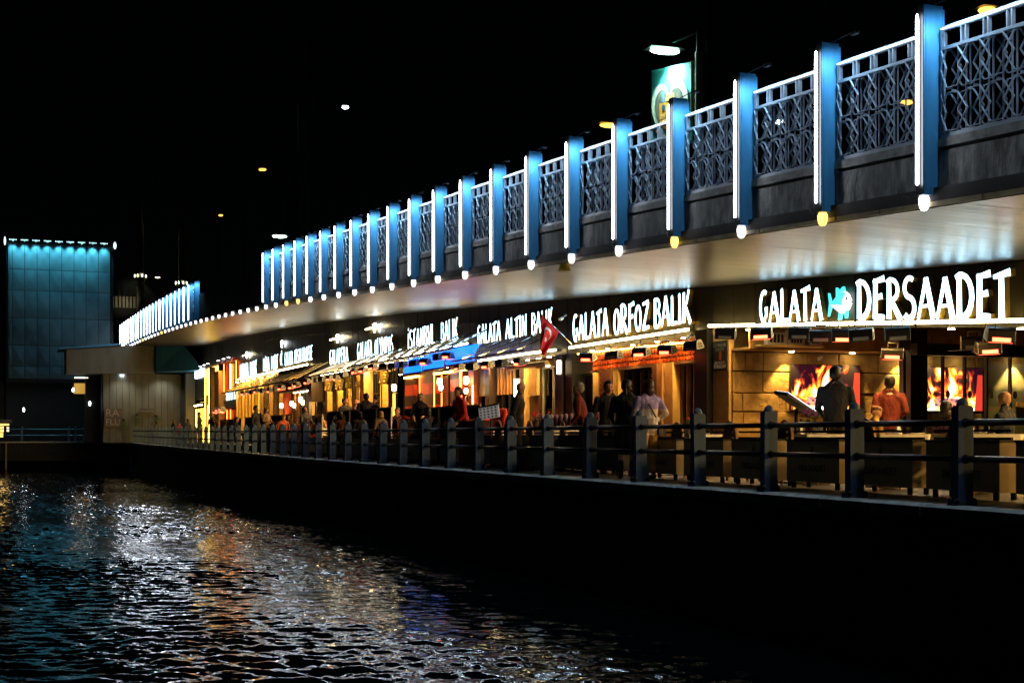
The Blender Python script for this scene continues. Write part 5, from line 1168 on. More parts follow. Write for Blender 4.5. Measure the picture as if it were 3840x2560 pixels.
        cap(w0+dv*.03+sidev*-.03*sd_, w0+dv*.075+sidev*-.055*sd_, .013, .010, 'skin')
        HP.append(w0+dv*.1)
    # pose transforms
    V = np.array([tuple(q) for q in mb.v]); piv = np.array((0, 0, hz*s))
    def rot(ax, deg, c):
        M_ = np.array(Matrix.Rotation(R(deg), 3, ax)); return lambda P: (P-c) @ M_.T + c
    hc_ = np.array((0, .0, (1.50+dz)*s)); hr1 = rot('Z', head[0], hc_); hr2 = rot('X', -head[1], hc_)
    V[hb:he] = hr1(hr2(V[hb:he]))
    headc = hr1(hr2(np.array([[0, .0, (1.655+dz)*s]])))[0]; fwd = hr1(hr2(np.array([[0, 1.0, (1.655+dz)*s]])))[0]-hr1(hr2(np.array([[0, 0, (1.655+dz)*s]])))[0]
    upv = hr1(hr2(np.array([[0, 0, (1.655+dz)*s+1]])))[0]-hr1(hr2(np.array([[0, 0, (1.655+dz)*s]])))[0]
    lr_ = rot('X', -lean, piv)
    for a, b, u_ in up:
        if u_: V[a:b] = lr_(V[a:b])
    headc = lr_(headc[None])[0]; L3 = np.array(Matrix.Rotation(R(-lean), 3, 'X')); fwd = L3 @ fwd; upv = L3 @ upv
    mb.v = [tuple(q) for q in V]
    me = mb.mesh('body', [], off=(0,0,0)); tmp = bpy.data.objects.new('tmp', me); COL.objects.link(tmp)
    md = tmp.modifiers.new('r', 'REMESH'); md.mode = 'VOXEL'; md.voxel_size = voxel; md.use_smooth_shade = True
    m2 = tmp.modifiers.new('s', 'SMOOTH'); m2.factor = .5; m2.iterations = 2
    PENDING.append((tmp, V, reg, dict(label=label, loc=(x,y,z), face=face, top=top, bottom=bottom, skin=skin, hair=hair, hc=hc, beard=beard, collar=collar, s=s, headc=headc, fwd=fwd, upv=upv, two=two, hands=HP, L3=L3, piv=piv, items=items)))
def finish_people():
    dg = bpy.context.evaluated_depsgraph_get(); dg.update()
    for tmp, V, reg, D in PENDING:
        me = bpy.data.meshes.new_from_object(tmp.evaluated_get(dg)); old = tmp.data; bpy.data.objects.remove(tmp); me.name = 'body'
        root = thing('person', D['label'], 'person', D['loc']); root.rotation_euler[2] = R(D['face']); root['_base'] = (0,0,0)
        names = ['skin','top','bottom','shoe','hair','eye','lip','collar','beard']
        mats = [SKIN[D['skin']], fab(D['top']), fab(D['bottom']), fab((.012,.010,.010), .5), HAIRM[D['hc']], EYE_M, mat('lips', (.30,.10,.08), .5, var=0) if 'lips' not in bpy.data.materials else bpy.data.materials['lips'], fab((.7,.7,.68)), HAIRM[D['hc'] if D['hc'] != 'grey' else 'grey']]
        me.materials.clear()
        for m_ in mats: me.materials.append(m_)
        if D['two']: me.materials.append(fab(D['two'][0]))
        n = len(me.polygons); cen = np.empty(n*3, np.float32); me.polygons.foreach_get('center', cen); cen = cen.reshape(-1, 3)
        lab = np.zeros(len(V), np.int32)
        for a, b, rg in reg: lab[a:b] = names.index(rg)
        idx = np.empty(n, np.int32); Vf = V.astype(np.float32); V2 = (Vf**2).sum(1)
        for c0 in range(0, n, 2000):
            q = cen[c0:c0+2000]; dd = V2[None]-2*(q @ Vf.T); k_ = dd.argmin(1); li = lab[k_]; dm_ = np.take_along_axis(dd, k_[:,None], 1)[:,0]+(q**2).sum(1); li[((li == 5) & (dm_ > .007**2)) | ((li == 6) & (dm_ > .011**2))] = 0; idx[c0:c0+2000] = li
        if D['two']:
            z_ = cen[:,2]/D['s']; idx[(idx == 1) & (z_ < D['two'][1])] = 9
        me.polygons.foreach_set('material_index', idx); me.polygons.foreach_set('use_smooth', np.ones(n, bool)); me.update()
        o = bpy.data.objects.new('body', me); COL.objects.link(o); o.parent = root
        # hair
        if D['hair'] != 'bald':
            hb_ = MB(); s = D['s']; H = Vector(D['headc']); F = Vector(D['fwd']).normalized(); U = Vector(D['upv']).normalized(); S_ = F.cross(U)
            def blob(f, u, sd_, rf, ru, rs, jit=.06, nu=20, nv=14):
                b0 = len(hb_.v); hb_.ball((0,0,0), 1, nu, nv, 0, jit)
                hb_.v[b0:] = [tuple(H + F*(f+rf*p[1])*s + U*(u+ru*p[2])*s + S_*(sd_+rs*p[0])*s) for p in hb_.v[b0:]]
            hs = D['hair']
            if hs == 'cap': blob(-.002,.045,0,.100,.062,.088,.0); blob(.085,.035,0,.05,.012,.07,.0)
            elif hs == 'thin': blob(-.030,.012,0,.082,.088,.086,.03)
            else:
                blob(-.012,.032,0,.104,.086,.093,.05); blob(-.036,-.008,0,.086,.100,.092,.05)
                if hs in ('long','bob'):
                    blob(-.045,-.09,0,.072,.12 if hs == 'long' else .09,.098,.05); blob(-.035,-.16 if hs == 'long' else -.10,0,.058,.10,.105,.05)
                    for sd_ in (-1,1): blob(.01,-.06,sd_*.075,.035,.11,.024,.08,10,8)
                if hs == 'tail': blob(-.105,.0,0,.04,.04,.035,.08,10,8); blob(-.11,-.09,0,.03,.10,.03,.08,10,8)
                if hs == 'curly':
                    for _ in range(26):
                        a = random.uniform(0,6.28); e_ = random.uniform(.1,1.4); blob(-.01+.09*math.cos(a)*math.cos(e_), .04+.085*math.sin(e_), .082*math.sin(a)*math.cos(e_), .03,.028,.03,.1,8,6)
            hb_.build('cap' if hs == 'cap' else 'hair', fab((.20,.10,.05)) if hs == 'cap' else HAIRM[D['hc']], root, True)
        for it in D['items']: it(root, D)
BK = (.012,.012,.014); NV = (.015,.02,.035)
# nearest restaurant
person('waiter in a black suit seen from behind before the left fire screen', 12.25, 19.1, 0, -38, 1.80, top=BK, bottom=BK, hair='short', hc='black', arms=('fwdlow','fwdlow'), build=1.12)
person('man in a red sweater and white collar seen from behind, head bowed', 14.0, 20.2, 0, -30, 1.73, top=(.20,.03,.018), bottom=BK, hair='short', hc='dark', arms=('back','back'), build=1.1, collar=True, head=(0,-8))
person('bald seated man in a dark jacket at the right edge', 12.75, 15.75, 0, 25, 1.74, 'sit', top=NV, bottom=BK, hair='bald', skin=0, arms=('table','table'))
person('seated person in a mustard jacket between the two standing waiters', 13.6, 20.2, 0, -95, 1.62, 'sit', top=(.42,.25,.04), bottom=BK, hair='cap', hc='brown', lean=12, arms=('table','table'))
person('dark-haired seated guest just left of the nearest post', 13.0, 17.35, 0, -60, 1.60, 'sit', top=(.10,.05,.08), bottom=BK, hair='bob', hc='black', arms=('face','table'))
# couple and group by the red lattice front
def bag(strap_c):
    def f_(root, D):
        s = D['s']; mb = MB(); pts = [(-.14,-.01,1.42),(-.06,-.135,1.30),(.06,-.15,1.10),(.16,-.12,.95)]
        for a, b in zip(pts[:-1], pts[1:]): mb.bar(Vector(a)*s, Vector(b)*s, .02, .008, up=(0,1,0))
        o = mb.build('bag_strap', fab((.02,.016,.014)), root)
        mb = MB(); mb.hexa([Vector(q)*s for q in ((.14,-.12,.78),(.34,-.06,.76),(.33,.03,.76),(.13,-.02,.78),(.15,-.12,.95),(.32,-.06,.95),(.31,.02,.95),(.14,-.03,.95))]); mb.build('shoulder_bag', fab((.015,.013,.013), .4), root)
    return f_
person('woman in a long black coat and boots with tied-back hair, back to the railing', 10.1, 22.2, 0, -12, 1.68, top=(.006,.006,.008), bottom=(.006,.006,.008), hair='tail', hc='black', coat=True, skirt=True, build=1.16, head=(-22,0), arms=('fwdlow','fwdlow'), voxel=.012)
person('woman in a lilac and white jacket and mustard trousers with long brown hair', 10.32, 21.8, 0, 8, 1.67, top=(.36,.30,.62), bottom=(.46,.27,.05), hair='bob', hc='brown', build=1.14, coat=True, arms=('fwdlow','hip'), voxel=.012, hem=1.0, two=((.70,.62,.58),1.24), items=(bag(0),))
person('young man in a black jacket facing the camera', 10.95, 24.9, 0, 168, 1.77, top=(.010,.010,.012), bottom=BK, hair='short', hc='brown', skin=0, build=1.12, head=(5,4), voxel=.012)
person('grey-haired man in a dark red sweater bending to the left', 11.25, 26.8, .03, 62, 1.80, top=(.14,.014,.012), bottom=BK, hair='short', hc='grey', lean=14, head=(10,-22), arms=('fwdlow','fwdlow'), build=1.1)
person('balding man in a black puffer jacket walking right', 10.15, 27.95, 0, -118, 1.86, 'walk', top=BK, bottom=BK, hair='bald', skin=2, lean=10, head=(10,-5), build=1.18, coat=True)
person('waiter in a bright red jacket leaning over a table', 11.0, 34.0, .12, 100, 1.84, top=(.60,.015,.015), bottom=BK, hair='short', hc='brown', lean=16, head=(10,-18), arms=('fwdlow','fwdlow'), build=1.1)
person('short-haired child in red seated beside the menu board', 11.7, 34.3, .22, 30, 1.52, 'sit', top=(.55,.02,.02), bottom=NV, hair='short', hc='brown', arms=('table','table'))
# striped front
person('bearded man in a dark jacket standing before the neon', 11.5, 39.6, .22, 150, 1.73, top=(.03,.025,.022), bottom=BK, hair='short', hc='dark', beard=True, lean=6, head=(-10,-10), arms=('fwd','fwd'))
person('dark-haired guest in black raising a cigarette', 10.98, 37.2, .2, 40, 1.68, 'sit', top=(.012,.012,.014), bottom=BK, hair='bob', hc='black', arms=('smoke','table'))
person('seated man in dark clothes looking back over his chair', 11.8, 43.3, .26, 170, 1.74, 'sit', top=(.05,.012,.014), bottom=BK, hair='short', hc='dark', head=(-20,0), arms=('table','table'))
person('curly-haired youth in a white hood under a black jacket', 11.6, 45.1, .27, 110, 1.72, top=BK, bottom=BK, hair='curly', hc='black', collar=True, head=(0,-16), lean=6, two=((.6,.58,.55),0.2))
person('man in a black leather jacket seen from behind among the standing group', 11.45, 45.9, .28, -10, 1.84, top=(.018,.017,.016), bottom=BK, hair='short', hc='dark', build=1.18)
person('bald man in a brown jacket at the back of the standing group', 12.0, 49.6, .28, -120, 1.74, top=(.12,.06,.04), bottom=BK, hair='bald', collar=True)
person('dark-haired man in a black padded jacket left of the standing group', 11.6, 49.8, .28, -150, 1.80, top=(.025,.022,.022), bottom=BK, hair='short', hc='black', head=(0,-14), lean=8, build=1.1)
person('seated guest with dark red-lit hair, left of three before the white screen', 10.98, 47.7, .28, 20, 1.65, 'sit', top=(.10,.02,.02), bottom=BK, hair='bob', hc='dark')
person('seated guest with black bushy hair, middle of three before the white screen', 10.98, 44.9, .28, 10, 1.60, 'sit', top=(.05,.05,.05), bottom=BK, hair='bob', hc='black')
person('seated guest with fair hair, right of three before the white screen', 10.98, 42.2, .27, 15, 1.58, 'sit', top=(.15,.10,.06), bottom=BK, hair='bob', hc='blond')
# far terraces
person('bearded man in a denim shirt looking down at a phone', 10.7, 52.1, .05, -160, 1.74, top=(.05,.055,.075), bottom=NV, hair='short', hc='black', beard=True, head=(10,-22), arms=('phone','phone'))
person('seated old man in an orange jacket and flat cap', 11.2, 59.1, .28, 175, 1.72, 'sit', top=(.55,.11,.03), bottom=BK, hair='cap', hc='grey')
person('seated guest in dark clothes right of the tall standing man', 11.2, 63.1, .28, 100, 1.80, 'sit', top=(.04,.02,.02), bottom=BK, hair='bob', hc='dark')
person('tall man in a black coat with a hand to his mouth', 10.3, 60.5, .1, -130, 1.90, top=(.014,.013,.016), bottom=BK, hair='short', hc='dark', coat=True, arms=('face','relax'), build=1.1)
person('woman in a brown jacket close behind the tall man in black', 11.0, 62.0, .28, -150, 1.64, top=(.20,.12,.06), bottom=BK, hair='bob', hc='brown', arms=('fwd','fwd'))
person('dark figure seated right of the far neon strips', 10.8, 69.4, .28, -110, 1.76, 'sit', top=BK, bottom=BK, hair='short', hc='black', lean=6)
person('guest with two-tone hair seated in yellow behind the brown screen', 12.2, 56.2, .28, 160, 1.70, 'sit', top=(.35,.16,.03), bottom=BK, hair='short', hc='brown', arms=('face','table'))
for i, (v, u, hh, lab) in enumerate(((10.8,82.4,1.78,'leftmost of three dark figures before the amber front'),(11.2,80.0,1.68,'middle of three dark figures before the amber front'),(10.8,76.8,1.66,'rightmost, bowed of three dark figures before the amber front'))):
    person(lab, v, u, zt(u), (-120,160,100)[i], hh, top=(BK,(.05,.03,.02),BK)[i], bottom=BK, hair=('short','bob','long')[i], hc='dark', lean=(0,4,14)[i], voxel=.02)
for i, (v, u, hh, lab, c) in enumerate(((11.0,93.7,1.40,'child in red before the grey pier wall',(.55,.02,.02)),(11.0,97.1,1.60,'dark figure left of the child in red before the grey pier wall',BK),(11.0,108,1.55,'seated-looking small dark figure at the left end of the grey pier wall',(.05,.05,.045)),(10.9,88.5,1.62,'dark hooded figure right of the child in red before the grey pier wall',BK))):
    person(lab, v, u, zf(u), 150-40*i, hh, top=c, bottom=BK, hair='short', hc='dark', voxel=.022)
person('dim figure in pale shorts walking on the pier quay at far left', 6.55, 117.5, .26, 100, 1.72, 'walk', top=BK, bottom=(.3,.3,.28), hair='short', hc='dark', voxel=.022)
finish_people()
# ------------------------------------------------------------------ pier, tower and background
tw = thing('bridge_tower', 'tall panelled bridge tower washed with cyan light from above at far left', 'tower', (4.7, 124, .26))
mb = MB(); mb.box(.6, 8.9, 121.1, 134, 5.0, 16.3); mb.build('tower_core', M['darkblue'], tw)
panel = mat('tower_panel', (.09,.145,.175), .55, .25, scale=.5, var=.35, bump=.15, bscale=3)
cols_, zs = [.72,1.05]+[1.05+.955*i for i in range(1,8)]+[8.2, 8.81], [5.3,6.3,8.0,10.2,12.4,14.1,16.2]
cols_ = [.72] + [1.05+.95*i for i in range(9)]
for i in range(len(cols_)-1):
    for j in range(len(zs)-1):
        a, b_ = cols_[i]+.02, cols_[i+1]-.02; z0, z1 = zs[j]+.02, zs[j+1]-.02; q = random.uniform(.0,.03); mb = MB()
        mb.add([(a,121.0,z0),(b_,121.0,z0),(b_,121.0,z1),(a,121.0,z1),((a+b_)/2,120.985-q*.3,(z0+z1)/2),(a,121.1,z0),(b_,121.1,z0),(b_,121.1,z1),(a,121.1,z1)], [(0,1,4),(1,2,4),(2,3,4),(3,0,4),(0,5,6,1),(1,6,7,2),(2,7,8,3),(3,8,5,0)]); mb.build('wall_panel', panel, tw)
for j in range(6):
    for i in range(4): pass
tsd = bpy.data.lights.new('tower_spot', 'SPOT'); tsd.energy = 360; tsd.color = (.16,.80,1); tsd.spot_size = R(75); tsd.spot_blend = .9; tsd.shadow_soft_size = .06
for i in range(9):
    x = 1.1+i*.88; mb = MB()
    for q in range(6): mb.lathe([(.014,0),(.024,.03),(.02,.08),(.006,.10)], (x-.25+q*.1, 120.75, 16.38), 6)
    o = mb.build('floodlight_cluster', M['tealite'], tw); o['kind'] = 'stuff'; mb = MB(); mb.bar((x,120.75,16.33),(x,121.1,16.2),.04,.04); mb.build('light_arm', M['black'], o)
    l = bpy.data.objects.new('tower_spot', tsd); COL.objects.link(l); l.parent = o; l.location = (x-4.7, 120.62-124, 16.5-.26); l.rotation_euler = (R(7), 0, 0)
mb = MB(); mb.ball((9.0,120.8,16.3),(.12,.12,.3),8,6); mb.build('corner_light', M['tealite'], tw)
mb = MB(); mb.ball((.5,120.8,16.3),(.08,.08,.35),8,6); mb.build('corner_light', M['tealite'], tw)
mb = MB(); mb.box(.6, 6.8, 122, 134, .26, 5.0); mb.build('tower_base', M['edge'], tw)
mb = MB(); mb.box(-3.5, .5, 122.5, 130, .26, 12.5); mb.build('dark_wing', M['darkblue'], tw)
# pier building closing the promenade
pier = thing('pier_building', 'grey boarded pier building with lit wall closing the promenade at left', 'building', (10.5, 111, .24))
boards = mat('grey_boards', (.095,.10,.088), .75, scale=2, var=.3, stretch=(1,1,.2), bump=.3, bscale=12)
x = 7.35; i = 0
while x < 13.7:
    w_ = .47; d = random.uniform(0,.03); mb = MB(); mb.box(x+.012, x+w_-.012, 110-d, 110.1, .2, 5.35); mb.build('board', boards, pier); x += w_; i += 1
mb = MB(); mb.box(7.3, 14.0, 110.1, 112, .2, 5.4); mb.build('core_wall', M['edge'], pier)
mb = MB(); mb.hexa([(4.7,109.0,5.3),(11.0,109.0,5.35),(11.0,113,5.35),(4.7,113,5.3),(4.7,109.0,7.0),(11.0,109.0,7.6),(11.0,113,7.6),(4.7,113,7.0)]); mb.build('overhang', boards, pier)
mb = MB(); mb.hexa([(4.2,108.8,7.02),(8.6,108.8,7.42),(8.6,113,7.42),(4.2,113,7.02),(4.2,108.8,7.14),(8.6,108.8,7.56),(8.6,113,7.56),(4.2,113,7.14)]); mb.build('roof_edge', M['blue'], pier)
mb = MB(); mb.hexa([(11.05,108.6,5.45),(14.0,104.5,5.5),(14.0,112,5.5),(11.05,112,5.45),(11.05,108.6,7.5),(12.8,106.5,7.4),(12.8,112,7.5),(11.05,112,7.5)]); mb.build('blue_lit_box', M['blue'], pier)  # blue light falling on this box is put into its paint
mb = MB(); mb.box(6.2, 7.3, 112, 114, .2, 5.3); mb.build('side_pier', M['edge'], pier)
mb = MB(); mb.box(5.4, 6.9, 112.6, 112.7, 3.9, 4.7); mb.build('lit_window', glow('dim_ochre_window', (1,.55,.08), .22), pier)
mb = MB(); mb.box(5.4, 6.4, 112.0, 112.05, 5.05, 5.15); mb.build('strip_light', glow('dim_strip', (.9,.95,.8), 1.2), pier)
mb = MB(); mb.box(13.2, 13.9, 108.5, 109.8, .2, 5.4); mb.build('pilaster', boards, pier)
mb = MB(); mb.tube((8.7,109.9,5.25),(8.7,109.9,5.18),.12); mb.build('wall_light', M['cool'], pier)
wl = bpy.data.lights.new('wall_wash', 'SPOT'); wl.energy = 70; wl.color = (1,.95,.72); wl.spot_size = R(120); wl.spot_blend = 1; wl.shadow_soft_size = .1
for xx in (8.7, 11.6):
    l = bpy.data.objects.new('wall_wash', wl); COL.objects.link(l); l.parent = pier; l.location = (xx-10.5, 108.9-111, 5.1-.24); l.rotation_euler = (R(25), 0, 0)
for x_, z_, lab in ((6.51,3.16,'rightmost of the small oval wall lights on the dark pier at far left'),(1.92,2.81,'leftmost of the small oval wall lights on the dark pier at far left'),(-.2,1.9,'lowest small oval light above the amber kiosk at far left'),(3.98,4.17,'highest small oval wall light on the dark pier at far left')):
    if x_ == 3.98: x_ = 5.3
    o = thing('wall_light', lab, 'light', (x_,112 if x_ > 5 else 120.5,z_)); yy = 112 if x_ > 5 else 120.5
    mb = MB(); mb.ball((x_,yy,z_),(.07,.07,.16),10,8); mb.build('lamp_glass', M['cool'], o, True); mb = MB(); mb.box(x_-.05,x_+.05,yy+.04,yy+.12,z_-.1,z_+.1); mb.build('backplate', M['black'], o)
for i, (x_, z_) in enumerate(((8.85,1.9),(9.8,2.3),(11.2,2.2))):
    f_ = thing('hanging_plant', nth(i+1)+' hanging plant from the left on the grey pier wall', 'plant', (x_,109.8,z_)); mb = MB()
    for _ in range(70): a = Vector((x_+random.gauss(0,.18),109.75+random.gauss(0,.08),z_-random.uniform(0,.7))); b_ = Vector((random.uniform(-.1,.1),random.uniform(-.05,.05),-.14)); c_ = Vector((.04,0,.02)); mb.add([a,a+b_*.5+c_,a+b_,a+b_*.5-c_],[(0,1,2,3)])
    mb.build('foliage', M['leaf'], f_); mb = MB(); mb.lathe([(.10,-.1),(.15,.08),(.13,.08)], (x_,109.75,z_), 10); mb.build('pot', M['terra'], f_)
ps = thing('wall_poster', 'dark poster with tall pale letters on the left of the grey pier wall', 'poster', (7.8,109.9,1.6)); mb = MB(); mb.box(7.42,8.7,109.86,109.90,1.35,2.75); mb.build('poster_sheet', mat('poster_dark', (.03,.035,.045), .6, scale=3, col2=(.10,.06,.04)), ps)
textobj('RA', .8, (8.0,109.85,2.4), (R(90),0,0), M['grey'], 'lettering', ps); textobj('FLU', .66, (8.05,109.85,1.72), (R(90),0,0), M['grey'], 'lettering', ps)
ws = thing('wall_sign', 'small dark lettered board between the hanging plants', 'sign', (10.4,109.9,2.55)); mb = MB(); mb.box(9.95,11.0,109.85,109.9,2.4,2.75); mb.build('sign_board', M['dplant'], ws); textobj('GALATA', .26, (10.47,109.84,2.57), (R(90),0,0), M['grey'], 'lettering', ws)
ki = thing('amber_kiosk', 'small kiosk with amber and white lit windows at the left edge', 'kiosk', (.15,119,.26)); mb = MB(); mb.box(-.55,.95,118.6,120,.26,1.75); mb.build('kiosk_body', M['darkblue'], ki)
mb = MB(); mb.box(-.62,1.02,118.5,120.1,1.75,2.0); mb.build('kiosk_roof', M['grey'], ki)
for a, b_, z0, z1, m_ in ((-.45,.05,1.02,1.45,'w'),(.08,.40,1.02,1.45,'a'),(-.45,-.2,.62,.92,'w'),(-.1,.36,.62,.92,'a'),(.62,.8,1.05,1.4,'w'),(-.45,.8,1.53,1.66,'a')): mb = MB(); mb.box(a,b_,118.57,118.6,z0,z1); mb.build('lit_window', glow('kiosk_white', (1,.85,.6), 1.0) if m_ == 'w' else M['amberpanel'], ki)
# depth marker on the quay wall
dm = thing('depth_marker', 'slim ochre depth marker on the quay wall at far left', 'marker', (.6,115.0,-1.9)); mb = MB(); mb.box(.5,.62,114.98,115.04,-1.9,.15); mb.build('staff', mat('ochre_paint', (.25,.19,.08), .7), dm)
# ------------------------------------------------------------------ mosque on the far shore
ms2 = thing('mosque', 'faintly lit mosque with two minarets far behind the bridge', 'mosque', (40, 420, 20))
pale = mat('pale_stone', (.5,.46,.36), .8, var=.2, scale=.3)
for x_, z_, zt_ in ((38.4, 45.6, 52.0), (49.9, 44.0, 49.0)):
    mb = MB(); mb.lathe([(1.2,10),(1.05,z_-1.0),(1.5,z_-.3),(1.75,z_),(1.75,z_+.7),(1.55,z_+.7),(1.5,z_),(.95,z_),(.9,zt_+9),(.2,zt_+15),(.02,zt_+18)], (x_,420,0), 14); mn = mb.build('minaret', pale, ms2, True)
    for i in range(8):
        t_ = 6.283*i/8+.2; mb = MB(); mb.ball((x_+1.65*math.cos(t_), 420+1.65*math.sin(t_), z_+.75), (.14,.14,.5), 6, 5); mb.build('balcony_lamp', glow('balcony_lamp', (.95,1,.6), 6) if 'balcony_lamp' not in bpy.data.materials else bpy.data.materials['balcony_lamp'], mn)
    sp_ = bpy.data.lights.new('minaret_wash', 'SPOT'); sp_.energy = 160; sp_.color = (1,.95,.72); sp_.spot_size = R(100); sp_.spot_blend = .5
    l = bpy.data.objects.new('minaret_wash', sp_); COL.objects.link(l); l.parent = mn; l.location = (x_-40, 420-1.7-420, z_+.9-20); l.rotation_euler = (R(165), 0, 0)
mb = MB(); mb.lathe([(9,30),(9,39),(8.6,40),(7.5,43),(5,45.5),(2,47),(.1,47.6)], (36,432,0), 28); mb.build('dome', mat('lead_roof', (.10,.11,.11), .7), ms2, True)
for i in range(12): mb = MB(); x_ = 29.5+i*1.0; mb.box(x_,x_+.6,421,421.6,37.4,40.6); mb.build('gallery_arch', pale, ms2)
mb = MB(); mb.box(28, 52, 421.6, 440, 6, 37.2); mb.build('hall', M['edge'], ms2)
sp_ = bpy.data.lights.new('gallery_wash', 'SPOT'); sp_.energy = 160; sp_.color = (1,.9,.6); sp_.spot_size = R(110); sp_.spot_blend = 1
l = bpy.data.objects.new('gallery_wash', sp_); COL.objects.link(l); l.parent = ms2; l.location = (34-40, 416-420, 37-20); l.rotation_euler = (R(110), 0, 0)
# ------------------------------------------------------------------ street lamps on the deck
def deckz(u): return C(u)+.62
def street_lamp(label, v, u, z, m, arm=1.6, adir=(-1,0), w_=.32, l_=.5, pole=True, glowr=None, e=0, ec=(1,1,1)):
    base = (v-adir[0]*arm, u-adir[1]*arm, deckz(u)); t_ = thing('street_lamp', label, 'street lamp', base)
    if pole:
        mb = MB(); mb.tube(base, (base[0],base[1],z+.25), .09, .055, 10); mb.build('pole', M['darkblue'], t_)
        mb = MB(); mb.path([(base[0],base[1],z+.25),(base[0]+adir[0]*arm*.5,base[1]+adir[1]*arm*.5,z+.3),(v,u,z+.12)], .035); mb.build('arm', M['darkblue'], t_)
    mb = MB(); mb.box(v-w_*.62,v+w_*.62,u-l_*.6,u+l_*.6,z+.04,z+.14); mb.build('lamp_head', M['darkblue'], t_)
    mb = MB(); mb.ball((v,u,z),(w_*.5,l_*.5,.06),12,6); mb.build('lamp_lens', M[m], t_, True)
    if e:
        d_ = bpy.data.lights.new('street_light', 'SPOT'); d_.energy = e; d_.color = ec; d_.spot_size = R(140); d_.spot_blend = .6; d_.shadow_soft_size = .15
        l = bpy.data.objects.new('street_light', d_); COL.objects.link(l); l.parent = t_; l.location = (v-base[0], u-base[1], z-base[2]-.1)
    return t_
street_lamp('bright white street lamp high in the dark sky', 17, 72.6, 17.8, 'cool', 2.6, (.9,-.4), .34, .5)
street_lamp('orange street lamp left of the bright white one', 17, 97.3, 18.9, 'amber', 2.5, (-.8,-.6), .5, .7)
street_lamp('small warm street lamp lower left of the orange one', 17, 116.7, 18.6, 'amber', 2.5, (-.8,-.5), .35, .5)
street_lamp('greenish street lamp just above the left end of the near parapet', 13, 69.6, 10.5, 'green', 1.5, (-1,0), .7, .5)
street_lamp('orange street lamp peeping over the parapet left of the banner', 17, 38.6, 9.9, 'amber', 1.5, (-1,0), .6, .4)
street_lamp('orange lamp seen through the lattice at the top right corner', 17, 21.5, 8.5, 'amber', 1.2, (1,0), .34, .3)
street_lamp('small orange lamp seen low through the lattice near the right edge', 22, 31.0, 9.3, 'amber', 1.2, (1,0), .34, .3)
street_lamp('tiny white lamp seen through the lattice right of the banner', 22, 37.3, 10.1, 'cool', 1.2, (1,0), .25, .3)
street_lamp('tiny white lamp between the two minarets', 22, 214, 23.9, 'warm', 2, (1,0), .7, .6)
# tall unlit poles against the sky
for lab, v, u, zt_, cv in (('thin unlit mast rising behind the near parapet left of the banner lamp', 14, 67, 19.8, 0), ('curved unlit lamp mast at the end of the far parapet', 12.5, 106, 16.2, 1), ('slim mast below the small warm street lamp', 14, 97.5, 17.0, 0), ('tall dark mast behind the banner', 16.2, 30.8, 15.5, 0)):
    p_ = thing('mast', lab, 'mast', (v,u,deckz(u))); mb = MB(); mb.tube((v,u,deckz(u)),(v,u,zt_),.10,.05); mb.build('pole', M['darkblue'], p_)
    if cv: mb = MB(); mb.path([(v,u,zt_)]+[(v+1.6*(1-math.cos(q*.39)),u,zt_+1.6*math.sin(q*.39)) for q in range(1,5)],.05); mb.build('curved_arm', M['darkblue'], p_)
# ------------------------------------------------------------------ banner with heart and parcel
bn = thing('banner', 'turquoise street banner with a heart frame and an orange parcel', 'banner', (16, 32.4, 8.5))
bp_ = mat('banner_pole_green', (.30,.42,.30), .5, .2)
mb = MB(); mb.tube((16.05,31.02,deckz(31)),(16.05,31.02,10.05),.10,n=12); mb.build('pole', bp_, bn); mb = MB(); mb.tube((16,31.28,8.6),(16,31.28,9.9),.045); mb.build('side_rod', bp_, bn)
mb = MB(); mb.bar((16.05,31.02,9.0),(16,31.28,9.0),.03,.04); mb.bar((16.05,31.02,9.85),(16,31.28,9.8),.03,.04); mb.build('clamp', bp_, bn)
vs = []; fs = []; n_u, n_z = 30, 24
for i in range(n_u+1):
    for j in range(n_z+1):
        u = 33.62-2.30*i/n_u; z = 7.9+2.0*j/n_z; top = 10.27-.62*0; vs.append((16+.03*math.sin(i*.7)*(1-j/n_z)-.0, u, z + (.33*(1-i/n_u)) ))
for i in range(n_u):
    for j in range(n_z): a = i*(n_z+1)+j; fs.append((a,a+n_z+1,a+n_z+2,a+1))
mb = MB(); mb.add(vs, fs); o = mb.build('banner_cloth', mat('turquoise_cloth', (.06,.50,.52), .8, var=.1, scale=2), bn, True); o.modifiers.new('s','SOLIDIFY').thickness = .012
zs_ = lambda u: (u-31.32)/2.30*.33
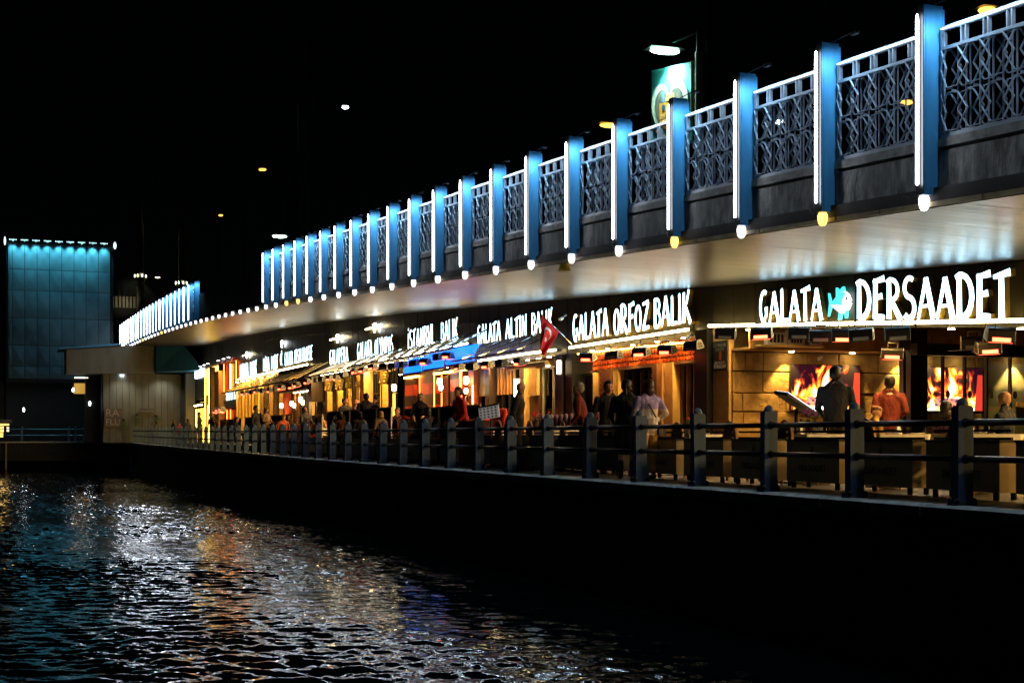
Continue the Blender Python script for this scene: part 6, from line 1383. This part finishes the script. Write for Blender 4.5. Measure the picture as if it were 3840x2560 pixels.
def bpoly(nm, pts, m, d):    # pts in metres: x to the right from the left edge, z up from 8.0
    mb = MB(); f0 = lambda x,y:(15.955-d,33.62-x,8.0+y+zs_(33.62-x)); f1 = lambda x,y:(15.957-d+.004,33.62-x,8.0+y+zs_(33.62-x)); mb.prism(pts, f0, f1); mb.build(nm, m, bn)
def heart(cx_, cy_, sc_):
    return [(cx_+sc_*(16*math.sin(t_)**3)/17, cy_+sc_*(13*math.cos(t_)-5*math.cos(2*t_)-2*math.cos(3*t_)-math.cos(4*t_))/17) for t_ in [6.283*i/40 for i in range(40)]][::-1]
bpoly('heart_border', heart(1.15,.72,1.10), mat('pale_mint', (.62,.80,.66), .8), .0); bpoly('heart_field', heart(1.15,.74,.86), mat('heart_dark', (.03,.05,.06), .8, scale=3, col2=(.16,.18,.14)), .01)
bpoly('parcel', [(.62,.36),(1.28,.30),(1.28,.98),(.62,1.0)], mat('parcel_front', (.62,.26,.02), .7, var=.1), .02); bpoly('parcel_side', [(1.285,.30),(1.50,.42),(1.50,1.02),(1.285,.98)], mat('parcel_side', (.32,.13,.01), .7), .021)
bpoly('tape', [(1.40,.2),(1.52,.24),(1.68,1.0),(1.54,1.0)], mat('yellow_tape', (.65,.52,.02), .7), .03); bpoly('parcel_badge', [(.80,.80),(.96,.80),(.96,.94),(.80,.94)], mat('badge_blue', (.01,.10,.20), .6), .03)
bpoly('hand', [(.42,.30),(.70,.12),(.80,.18),(.62,.36)], SKIN[0], .035); bpoly('goods', [(.95,1.02),(1.5,1.04),(1.45,1.22),(1.05,1.2)], M['cream'], .02); bpoly('goods', [(.72,1.0),(.90,1.0),(.90,1.3),(.74,1.28)], mat('blue_carton', (.10,.22,.32), .7), .022)
for tx, zz in (('DESTEK', .66), ('PAKETİ', .50)): textobj(tx, .17, (15.922, 33.62-.95, 8.0+zz+zs_(32.67)), FACE_WATER, M['cream'], 'lettering', bn)
mb = MB(); mb.tube((16.05,31.02,10.05),(16.05,31.02,10.62),.07,n=10); mb.bar((16.05,31.02,10.58),(15.75,32.3,10.52),.05,.05); mb.build('lamp_arm', M['darkblue'], bn)
street_lamp('flat greenish-white lamp above the turquoise banner', 15.75, 32.3, 10.38, 'green', 1.2, (0,1), .8, .45, pole=False, e=520, ec=(.72,1,.86))
